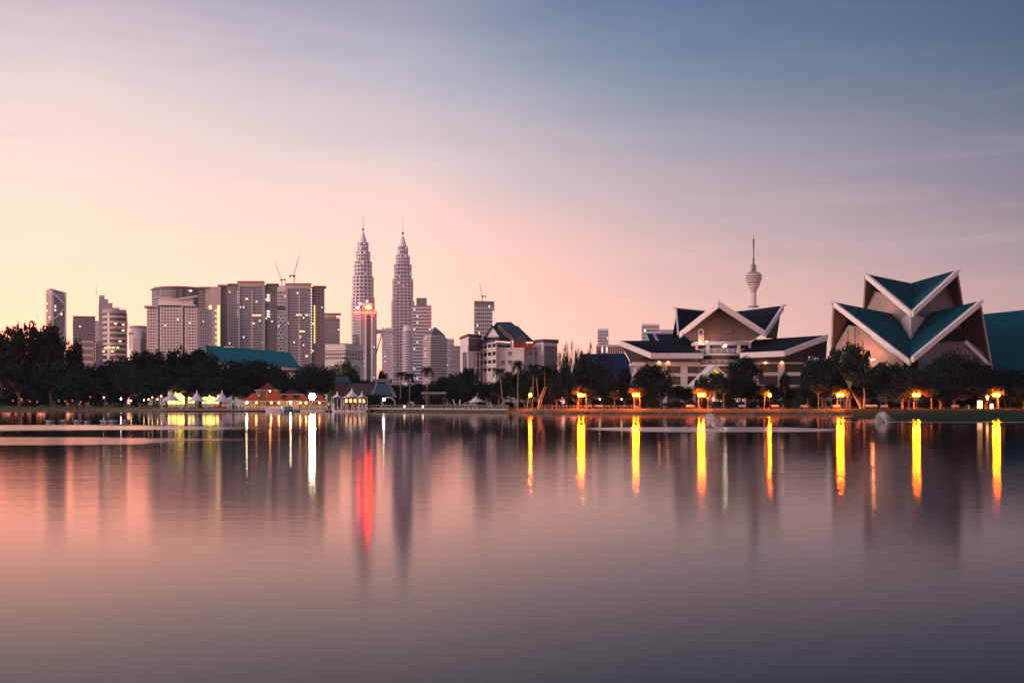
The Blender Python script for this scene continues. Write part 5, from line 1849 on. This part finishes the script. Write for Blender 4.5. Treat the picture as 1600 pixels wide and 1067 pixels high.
def leaf_mesh(name, pts, size, m, droop=0.0, up=0.0):
    v, f = [], []
    for (p, s) in pts:
        n = Vector((rnd.gauss(0, 1), rnd.gauss(0, 1), rnd.gauss(0, .8))).normalized()
        u = n.orthogonal().normalized()
        w = n.cross(u)
        a = rnd.uniform(0, 6.28)
        u, w = u * math.cos(a) + w * math.sin(a), w * math.cos(a) - u * math.sin(a)
        if up:
            u = (u * (1 - up) + Vector((0, 0, up))).normalized()
            w = n.cross(u).normalized() * .28
        k = size * s * rnd.uniform(.6, 1.3)
        i = len(v)
        u, w = u * k, w * k
        v += [tuple(p - u * .9), tuple(p + w * .55), tuple(p + u), tuple(p - w * .55)]
        f.append((i, i + 1, i + 2, i + 3))
    me = bpy.data.meshes.new(name)
    me.from_pydata(v, [], f)
    me.materials.append(m)
    return me


def crown_points(n, clumps, z0, z1, rx=1.0, flat=1.0, spread=.17, gap=0.0):
    cs = []
    for _ in range(clumps):
        while True:
            p = Vector((rnd.uniform(-1, 1), rnd.uniform(-1, 1), rnd.uniform(-1, 1)))
            if .35 < p.length < .98 and (p.z > -.75):
                break
        p = p * rnd.uniform(.86, 1.0)
        s = rnd.uniform(.6, 1.25) * spread
        cs.append((Vector((p.x * rx * (1 - spread * .9), p.y * rx * (1 - spread * .9), z0 + (z1 - z0) * (.5 + .5 * p.z * (1 - spread)))), s))
    pts = []
    for _ in range(n):
        c, s = rnd.choice(cs)
        o = Vector((rnd.gauss(0, 1), rnd.gauss(0, 1), rnd.gauss(0, 1)))
        o = o.normalized() * min(o.length, 1.7) * .62
        pts.append((c + Vector((o.x * s, o.y * s, o.z * s * (z1 - z0) * .75)), 1.0))
    return pts, cs


def trunk_mesh(name, cs, fork, top, r, m, limbs=9, lean=0.0):
    b = MB()
    b.tube([(0, 0, 0), (lean * .3, .01, fork * .5), (lean, 0, fork), (lean * 1.2, .02, top)], [r * 1.25, r, r * .8, r * .3], 8)
    for c, s in rnd.sample(cs, min(limbs, len(cs))):
        st = Vector((lean, 0, fork * rnd.uniform(.8, 1.15)))
        md = st.lerp(c, .5) + Vector((0, 0, .04))
        b.tube([st, md, c], [r * .55, r * .35, r * .12], 5)
    me = bpy.data.meshes.new(name)
    me.from_pydata(b.v, [], b.f)
    me.materials.append(m)
    return me


PROTO = {}


def proto(key, crown, trunk):
    PROTO.setdefault(key, []).append((crown, trunk))


for k in range(5):
    p, cs = crown_points(4700, 40, .22, 1.0, spread=.21 + .02 * k)
    proto('round', leaf_mesh('crown_round', p, .040, LEAF), trunk_mesh('trunk_round', cs, .3, .8, .045, BARK))
for k in range(3):
    p, cs = crown_points(3800, 40, .38, 1.0, spread=.2)
    proto('open', leaf_mesh('crown_open', p, .036, LEAF), trunk_mesh('trunk_open', cs, .36, .85, .035, BARKP, 14))
for k in range(2):
    p, cs = crown_points(6000, 60, .1, 1.0, spread=.2)
    proto('brown', leaf_mesh('crown_brown', p, .038, LEAFB), trunk_mesh('trunk_brown', cs, .25, .9, .04, BARK))
p, cs = crown_points(5200, 44, .15, 1.0, spread=.22)
proto('green', leaf_mesh('crown_green', p, .038, LEAFG), trunk_mesh('trunk_green', cs, .3, .8, .045, BARK))
for k in range(2):
    p, cs = crown_points(2200, 18, .02, 1.0, spread=.34)
    proto('shrub', leaf_mesh('crown_shrub', p, .07, LEAF), trunk_mesh('trunk_shrub', cs, .2, .6, .04, BARK, 5))
for k in range(2):
    p, cs = crown_points(900, 14, .62, 1.0, flat=.5, spread=.26)
    proto('small', leaf_mesh('crown_small', p, .085, LEAF), trunk_mesh('trunk_small', cs, .62, .8, .04, BARKP, 8, .08 * (k * 2 - 1)))
p, cs = crown_points(1600, 18, .5, 1.0, spread=.3)
proto('umbrella', leaf_mesh('crown_umbrella', p, .07, LEAF), trunk_mesh('trunk_umbrella', cs, .5, .8, .03, BARK, 8))
# casuarina: ragged upright plumes
for k in range(3):
    pts, cs = [], []
    for j in range(26):
        a, q = rnd.uniform(0, 6.28), math.sqrt(rnd.random()) * .85
        zt = rnd.uniform(.62, 1.0) * (1 - .25 * q)
        base = Vector((q * math.cos(a) * .75, q * math.sin(a) * .75, .25))
        tip = Vector((q * math.cos(a), q * math.sin(a), zt))
        cs.append((base.lerp(tip, .8), .1))
        for i in range(190):
            f = rnd.random() ** .7
            c = base.lerp(tip, f)
            s = .13 * (1 - f) ** .6 + .015
            pts.append((c + Vector((rnd.gauss(0, s), rnd.gauss(0, s), rnd.gauss(0, .02))), 1.0))
    proto('casuarina', leaf_mesh('crown_casuarina', pts, .045, LEAFB if k == 0 else LEAF, up=.75), trunk_mesh('trunk_casuarina', cs, .25, .8, .025, BARK, 26))


def palm(seed, lean):
    top = Vector((lean, 0, .86))
    b = MB()
    b.tube([(0, 0, 0), (lean * .25, 0, .3), (lean * .6, 0, .6), tuple(top)], [.07, .045, .04, .035], 8)
    tm = bpy.data.meshes.new('trunk_palm')
    tm.from_pydata(b.v, [], b.f)
    tm.materials.append(BARKP)
    v, f = [], []
    for k in range(24):
        a = 2 * math.pi * k / 24 + rnd.uniform(-.15, .15)
        rise = rnd.uniform(-.15, 1.1)
        ln = rnd.uniform(.8, 1.0)
        dirv = Vector((math.cos(a), math.sin(a), 0))
        side = Vector((-math.sin(a), math.cos(a), 0))
        spine = []
        for i in range(11):
            q = i / 10
            spine.append(top + dirv * (ln * q * (1 - .15 * q)) + Vector((0, 0, .13 * rise * q - .17 * q * q * (1.15 - .3 * rise))))
        for i in range(10):
            p0, p1 = spine[i], spine[i + 1]
            wl = .30 * math.sin(math.pi * min(1, (i + 1.2) / 11)) ** .6
            for s in (-1, 1):
                for h in (0, .5):
                    q0 = p0.lerp(p1, h)
                    tip = q0 + side * s * wl * rnd.uniform(.75, 1) + dirv * .10 + Vector((0, 0, -.035 * rnd.uniform(.6, 1.4)))
                    q1 = p0.lerp(p1, h + .42)
                    j = len(v)
                    v += [tuple(q0), tuple(q1), tuple(tip)]
                    f.append((j, j + 1, j + 2))
    cm = bpy.data.meshes.new('crown_palm')
    cm.from_pydata(v, [], f)
    cm.materials.append(LEAF)
    proto('palm', cm, tm)


palm(1, .15)
palm(2, -.4)
palm(3, .02)

NAMES = {'round': 'round_tree', 'open': 'spreading_tree', 'brown': 'brown_tree', 'green': 'green_tree', 'shrub': 'shrub', 'small': 'small_tree', 'umbrella': 'umbrella_tree',
         'casuarina': 'casuarina_tree', 'palm': 'palm_tree'}


def tree(kind, px, top, hw, d, label, group=None, base=None, var=None, mat_=None, zb=None):
    lst = PROTO[kind]
    cm, tm = lst[(var if var is not None else rnd.randrange(len(lst))) % len(lst)]
    z0 = G - .05 if zb is None else zb
    o = thing(NAMES[kind], label, 'shrub' if kind == 'shrub' else 'tree', (X(px, d), d, z0), group)
    h, r = Z(top, d) - z0, hw * d / F
    o.rotation_euler = (0, 0, rnd.uniform(0, 6.28) if kind != 'palm' else rnd.uniform(-.6, .6))
    for nm, me in (('crown', cm), ('trunk', tm)):
        c_ = bpy.data.objects.new(nm, me)
        col.objects.link(c_)
        c_.parent = o
        c_.scale = (r, r, h)
        if nm == 'crown' and mat_:
            c_.material_slots[0].link = 'OBJECT'
            c_.material_slots[0].material = mat_
    return o


def spot(px, marks):
    return min(marks, key=lambda m: abs(m[0] - px))[1]


LEFTM = [(0, 'at the edge of the left shore lawn'), (52, 'under the tall brown tree'), (118, 'under the slim brown tree'), (160, 'between the slim brown tree and the tents'), (215, 'left of the three white tents'), (268, 'behind the farthest white tent'),
         (307, 'behind the middle white tent'), (347, 'behind the tent by the climbing frame')]
MIDM = [(598, 'behind the glass pyramid'), (630, 'behind the glass pyramid palms'), (667, 'behind the tall shelter palm'), (700, 'right of the low shelter'), (745, 'behind the lone tent'), (790, 'before the institute palms')]
RIGHTM = [(828, 'behind the single lamp by the palms'), (880, 'left of the lamp below the casuarinas'), (930, 'behind the bench below the casuarinas'), (965, 'behind the globe lamps'), (1019, 'under the round clipped tree'), (1078, 'behind the bench at the gallery entrance'),
          (1120, 'below the entrance gable'), (1160, 'below the gallery balconies'), (1205, 'behind the single gallery lamp'), (1257, 'below the gallery right wing end'), (1313, 'behind the lamp by the forked trunk'), (1362, 'behind the white barrier'),
          (1432, 'behind the lamp above the grass spit'), (1493, 'behind the bench near the backlit panels'), (1545, 'behind the backlit panels'), (1600, 'below the far end of the rear hall')]


# left shore
tree('brown', 52, 491, 66, 452, 'tall brown lit tree dominating the left shore', var=0)
tree('casuarina', 30, 500, 40, 456, 'upright plumed tree behind the tall brown tree', var=0)
tree('brown', 118, 526, 20, 460, 'slim brown tree beside the tall brown tree', var=1)
tree('brown', 2, 520, 34, 448, 'brown lit tree left of the tall brown tree', var=1)
g = 'dark round trees behind the three tents'
for (px, top, hw, d) in ((150, 566, 34, 446), (185, 556, 36, 462), (214, 544, 34, 470), (245, 541, 34, 474), (277, 541, 36, 478), (306, 540, 34, 482), (330, 549, 30, 474), (120, 572, 40, 440), (80, 560, 44, 442), (30, 565, 46, 440),
                         (210, 570, 42, 436), (262, 568, 46, 432), (312, 566, 44, 430), (165, 588, 40, 438), (240, 590, 40, 426), (300, 590, 40, 424), (345, 585, 36, 424)):
    tree('round', px, top, hw, d, ('tall' if top < 560 else 'lower' if top < 580 else 'small') + ' dark round tree ' + spot(px, LEFTM), g)
tree('casuarina', 318, 535, 26, 480, 'upright wispy tree left of the turquoise roof', var=1)
tree('round', 392, 558, 62, 440, 'broad dark dome of a tree below the turquoise roof', var=0)
tree('round', 365, 572, 44, 430, 'dark dome shaped tree left of the broad dome tree', var=1)
tree('round', 437, 577, 40, 428, 'dark low tree right of the broad dome tree', var=2)
tree('round', 490, 565, 38, 432, 'dark dome shaped tree above the floodlight', var=3)
tree('round', 384, 600, 24, 419, 'small dark tree behind the first orange pavilion')
tree('round', 462, 588, 30, 424, 'small dark tree between the two dome trees', var=4)
tree('green', 538, 560, 30, 470, 'green tree before the white office block')
tree('green', 517, 572, 26, 450, 'green tree left of the pale ridge roof')
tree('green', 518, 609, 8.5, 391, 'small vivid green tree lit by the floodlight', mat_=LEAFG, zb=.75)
tree('round', 575, 590, 34, 450, 'dark tree behind the brown roofed hall')
tree('umbrella', 597, 577, 9.5, 440, 'small umbrella shaped tree on top of the glass pyramid')
for (px, top, hw, d, v, lab) in ((625, 574, 15, 402, 0, 'palm tree right of the green glass pyramid'), (640, 576, 14, 405, 2, 'palm tree between two other palms near the glass pyramid'), (667, 565, 14.5, 398, 2, 'tall palm tree beside the low shelter'),
                                 (786, 568, 15, 348, 1, 'leaning palm tree left of the tall institute palms'), (809, 555, 16.5, 346, 2, 'tallest palm tree in front of the institute'), (832, 561, 15.5, 345, 0, 'palm tree behind the single sodium lamp'),
                                 (851, 563, 15, 350, 2, 'palm tree beside the casuarinas'), (842, 570, 13, 338, 1, 'palm tree with a slanting trunk by the single lamp')):
    tree('palm', px, top, hw, d, lab, 'palm trees', var=v)
g = 'dark trees behind the promenade'
for (px, top, hw, d) in ((612, 598, 26, 430), (650, 596, 30, 432), (690, 586, 26, 440), (672, 600, 30, 428), (715, 580, 24, 436), (708, 600, 24, 420), (640, 606, 30, 425)):
    tree('round', px, top, hw, d, ('taller' if top < 597 else 'lower') + ' dark round tree ' + spot(px, MIDM), g)
tree('open', 733, 573, 20, 400, 'loose crowned tree in front of the institute end tower')
tree('round', 757, 592, 22, 392, 'dark round tree at the foot of the institute')
tree('round', 733, 597, 20, 385, 'dark round tree behind the lone tent')
tree('round', 812, 590, 36, 372, 'dark tree behind the institute palms', 'trees behind the institute palms')
tree('round', 850, 580, 34, 376, 'dark tree behind the institute palms', 'trees behind the institute palms')
for (px, top, hw, d, v, lab) in ((890, 527, 26, 352, 1, 'tall casuarina with ragged upright plumes beside the institute'), (917, 528, 28, 348, 2, 'tall casuarina with ragged plumes in the middle of its group'),
                                 (940, 545, 26, 350, 0, 'casuarina with ragged plumes left of the blue roof'), (902, 555, 34, 344, 1, 'lower casuarina in front of the tall ones')):
    tree('casuarina', px, top, hw, d, lab, 'casuarinas', var=v)
g = 'dark trees below the casuarinas'
for (px, top, hw, d) in ((885, 580, 36, 340), (925, 578, 38, 342), (955, 588, 26, 338), (902, 600, 40, 332), (870, 598, 30, 334)):
    tree('round', px, top, hw, d, ('taller' if top < 590 else 'lower') + ' dark round tree ' + spot(px, RIGHTM), g)
tree('open', 976, 572, 14, 352, 'slim open tree before the blue roofed hall')
tree('round', 1019, 565, 37, 345, 'dense round clipped tree before the gallery left wing', var=2)
tree('round', 1034, 592, 34, 340, 'lower dark tree beside the round clipped tree')
tree('round', 985, 597, 26, 340, 'dark low tree left of the round clipped tree')
tree('open', 1118, 581, 28, 330, 'loose tree before the entrance gable')
tree('open', 1098, 585, 16, 335, 'slim loose tree left of the entrance gable peak')
tree('open', 1163, 556, 32, 345, 'tall loose tree before the gallery balconies', var=1)
tree('round', 1158, 585, 34, 338, 'dark tree below the gallery balconies', var=3)
tree('round', 1135, 600, 28, 332, 'dark low tree right of the entrance gable')
tree('open', 1226, 579, 12, 340, 'slim small crowned tree before the gallery right wing')
tree('round', 1205, 597, 30, 342, 'dark low tree before the gallery right wing', var=1)
tree('round', 1240, 606, 26, 344, 'dark low bush like tree at the foot of the gallery right wing')
tree('open', 1328, 535, 50, 318, 'great spreading tree with sky gaps before the theatre', var=2)
tree('open', 1290, 556, 34, 322, 'spreading tree at the corner of gallery and theatre', var=0)
tree('round', 1285, 590, 36, 320, 'dark tree under the spreading tree beside the gallery')
tree('round', 1345, 585, 44, 322, 'dark tree under the great spreading tree', var=0)
g = 'dark trees before the theatre'
for (px, top, hw, d) in ((1385, 562, 40, 312), (1420, 572, 36, 308), (1490, 546, 54, 312), (1455, 566, 36, 310), (1530, 566, 40, 316), (1570, 572, 34, 318), (1605, 575, 36, 316), (1410, 596, 44, 306), (1470, 596, 48, 306), (1540, 598, 46, 308), (1600, 600, 44, 308)):
    tree('round', px, top, hw, d, ('taller' if top < 590 else 'lower') + ' dark round tree ' + spot(px, RIGHTM), g)
for (px, top, hw, d, v, lab) in ((1556, 570, 14, 322, 0, 'palm tree before the theatre rear hall beside the roof edge'), (1578, 568, 14, 322, 2, 'palm tree before the middle of the theatre rear hall'), (1596, 570, 14, 322, 1, 'palm tree at the far end of the theatre rear hall')):
    tree('palm', px, top, hw, d, lab, 'palm trees', var=v)
# small trees lit by the lamps
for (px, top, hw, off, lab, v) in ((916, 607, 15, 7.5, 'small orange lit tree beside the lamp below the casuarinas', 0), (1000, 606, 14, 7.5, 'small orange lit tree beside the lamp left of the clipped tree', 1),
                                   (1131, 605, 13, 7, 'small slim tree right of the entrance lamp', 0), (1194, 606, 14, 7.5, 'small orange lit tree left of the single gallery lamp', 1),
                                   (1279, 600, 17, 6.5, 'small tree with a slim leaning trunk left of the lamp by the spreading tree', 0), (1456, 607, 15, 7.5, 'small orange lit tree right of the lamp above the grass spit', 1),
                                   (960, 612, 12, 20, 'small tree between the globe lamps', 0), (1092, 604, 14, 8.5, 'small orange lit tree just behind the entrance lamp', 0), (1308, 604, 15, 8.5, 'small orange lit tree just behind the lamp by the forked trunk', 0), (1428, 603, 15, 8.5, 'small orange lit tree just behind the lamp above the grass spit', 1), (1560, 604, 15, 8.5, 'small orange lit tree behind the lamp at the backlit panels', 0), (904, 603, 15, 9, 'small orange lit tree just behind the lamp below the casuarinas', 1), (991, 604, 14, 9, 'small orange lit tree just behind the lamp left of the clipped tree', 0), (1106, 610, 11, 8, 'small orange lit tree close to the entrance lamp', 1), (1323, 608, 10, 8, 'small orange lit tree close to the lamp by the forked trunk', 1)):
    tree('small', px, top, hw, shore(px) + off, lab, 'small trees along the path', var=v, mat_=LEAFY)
g = 'far trees closing the gaps'
for (px, top, hw, d) in ((-10, 575, 50, 470), (40, 585, 50, 480), (100, 585, 50, 480), (150, 590, 50, 480), (560, 600, 40, 470), (600, 604, 40, 470), (640, 600, 44, 470), (690, 598, 40, 470), (720, 604, 30, 460), (20, 606, 44, 455), (75, 606, 44, 456), (130, 606, 44, 456), (180, 606, 40, 452)):
    tree('round', px, top, hw, d, 'dark tree standing behind the shore belt ' + spot(px, LEFTM if px < 400 else MIDM), g)
for (px, top, hw, d, lab) in ((798, 577, 24, 366, 'dark bushy tree left of the tallest palm'), (830, 572, 26, 362, 'dark bushy tree behind the single lamp palms'), (862, 570, 24, 364, 'dark bushy tree between palms and casuarinas'), (780, 592, 22, 356, 'small dark tree behind the leaning palm'),
                              (820, 596, 30, 350, 'low dark tree between the palm trunks'), (1272, 566, 26, 330, 'dark tree closing the gap between gallery and theatre'), (1262, 592, 24, 326, 'low dark tree at the end of the gallery right wing'), (1310, 566, 30, 326, 'dark tree beneath the theatre left gable'),
                              (1274, 549, 22, 334, 'tall dark tree between the gallery wing tip and the theatre'), (1070, 600, 20, 345, 'low dark tree left of the gallery entrance'), (1180, 600, 26, 340, 'low dark tree before the gallery bay'), (1000, 606, 24, 342, 'low dark tree below the gallery left eave')):
    tree('round', px, top, hw, d, lab)
for (px, top, hw, lab) in ((276, 602, 12, 'small leafy tree before the wide yellow stall front'), (266, 614, 9, 'small leafy bush tree at the left end of the wide yellow stall'), (290, 612, 9, 'small leafy tree between the first two tents'),
                           (322, 611, 9, 'small leafy tree between the last two tents'), (336, 612, 9, 'small leafy tree at the right end of the third stall'), (300, 613, 8, 'small leafy tree before the narrow stall front')):
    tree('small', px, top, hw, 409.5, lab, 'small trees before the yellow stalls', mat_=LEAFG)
# forked trunk
d = 306
t = thing('forked_trunk_tree', 'pale forked trunk splitting low in a wide V beside the twin lamp', 'tree', (X(1346, d), d, G))
MB().tube([P(1345, 638.6, d), P(1343, 631, d), P(1337, 622, d), P(1330, 609, d)], [.42, .36, .27, .2], 8).build('trunk', BARKP, t)
MB().tube([P(1349, 638.6, d), P(1350.5, 630, d), P(1351, 620, d), P(1350, 606, d)], [.4, .34, .26, .2], 8).build('trunk', BARKP, t)
p_, cs_ = crown_points(900, 14, 0, 1, spread=.3)
cm_ = leaf_mesh('crown_fork', [(Vector((q.x * 4.2, q.y * 3, q.z * 4.5 + 5.5)), s) for q, s in p_], .42, LEAF)
c_ = bpy.data.objects.new('crown', cm_)
col.objects.link(c_)
c_.parent = t
# slanting trunks beside the first lamp
for (a, b_) in ((843, 853.5), (840, 851), (823, 831)):
    t = thing('slanting_palm', 'bare slanting palm lit orange beside the single lamp', 'tree', tuple(P(a, 637.6, 330)), 'slanting palms by the single lamp')
    MB().tube([P(a, 637.6, 330), P((a + b_) / 2 - 1, 622, 330), P(b_, 604, 330)], [.22, .17, .13], 7).build('trunk', BARKP, t)
# shrubs along the shore
g = 'shrubs along the shore'
for px in list(range(-10, 240, 17)) + list(range(585, 800, 24)):
    d = shore(px) + rnd.uniform(12, 20)
    tree('shrub', px + rnd.uniform(-4, 4), rnd.uniform(612, 624), rnd.uniform(11, 16), d, 'low dark shrub ' + spot(px, LEFTM if px < 500 else MIDM), g)
g = 'shrubs behind the right bank path'
for px in list(range(796, 1620, 19)):
    d = shore(px) + rnd.uniform(24, 32)
    tree('shrub', px + rnd.uniform(-4, 4), rnd.uniform(617, 628), rnd.uniform(11, 15), d, 'low dark shrub ' + spot(px, RIGHTM), g)
# dim red and amber lights among the left trees
E_EMBER = mat('ember_glow', (.5, .2, .1), emit=(1, .16, .05), es=1.2, sample=False)
for (px, y, m) in ((20, 627, E_EMBER), (33, 624, E_EMBER), (47, 628, E_EMBER), (58, 629, E_EMBER), (92, 627, E_EMBER), (102, 628, E_EMBER), (113, 627, E_EMBER), (126, 629, E_EMBER), (141, 621, E_EMBER), (162, 622, E_WARM), (189, 624, E_WHITE), (205, 627, E_WARM),
                   (225, 626, E_WARM), (232, 625, E_WARM), (238, 622, E_WARM), (246, 625, E_WARM), (252, 620, E_WARM)):
    d = shore(px) + 6
    t = thing('bollard_light', 'small glowing garden light under the left shore trees', 'garden light', (X(px, d), d, G), 'garden lights under the left trees')
    MB().tube([(X(px, d), d, G), (X(px, d), d, Z(y, d))], .05, 5).build('post', DSTEEL, t)
    MB().lathe([(.16, Z(y, d)), (.2, Z(y, d) + .3), (.12, Z(y, d) + .5)], 8, (X(px, d), d)).build('lantern', m, t)

# ------------------------------------------------------------------ morning haze over the city
hz = bpy.data.materials.new('haze_air')
hz.use_nodes = True
nt = hz.node_tree
nt.nodes.clear()
pv = nt.nodes.new('ShaderNodeVolumePrincipled')
pv.inputs['Color'].default_value = (.86, .92, 1.0, 1)
pv.inputs['Density'].default_value = 0.000032
pv.inputs['Anisotropy'].default_value = .1
mo = nt.nodes.new('ShaderNodeOutputMaterial')
nt.links.new(pv.outputs[0], mo.inputs['Volume'])
HAZE = True
if HAZE:
    o = MB().box(-6200, 6200, -100, 3300, -1.6, 470).build('haze', hz)
    o['kind'] = 'stuff'
    o['label'] = 'thin pink morning haze over the lake and city'
    o['category'] = 'haze'
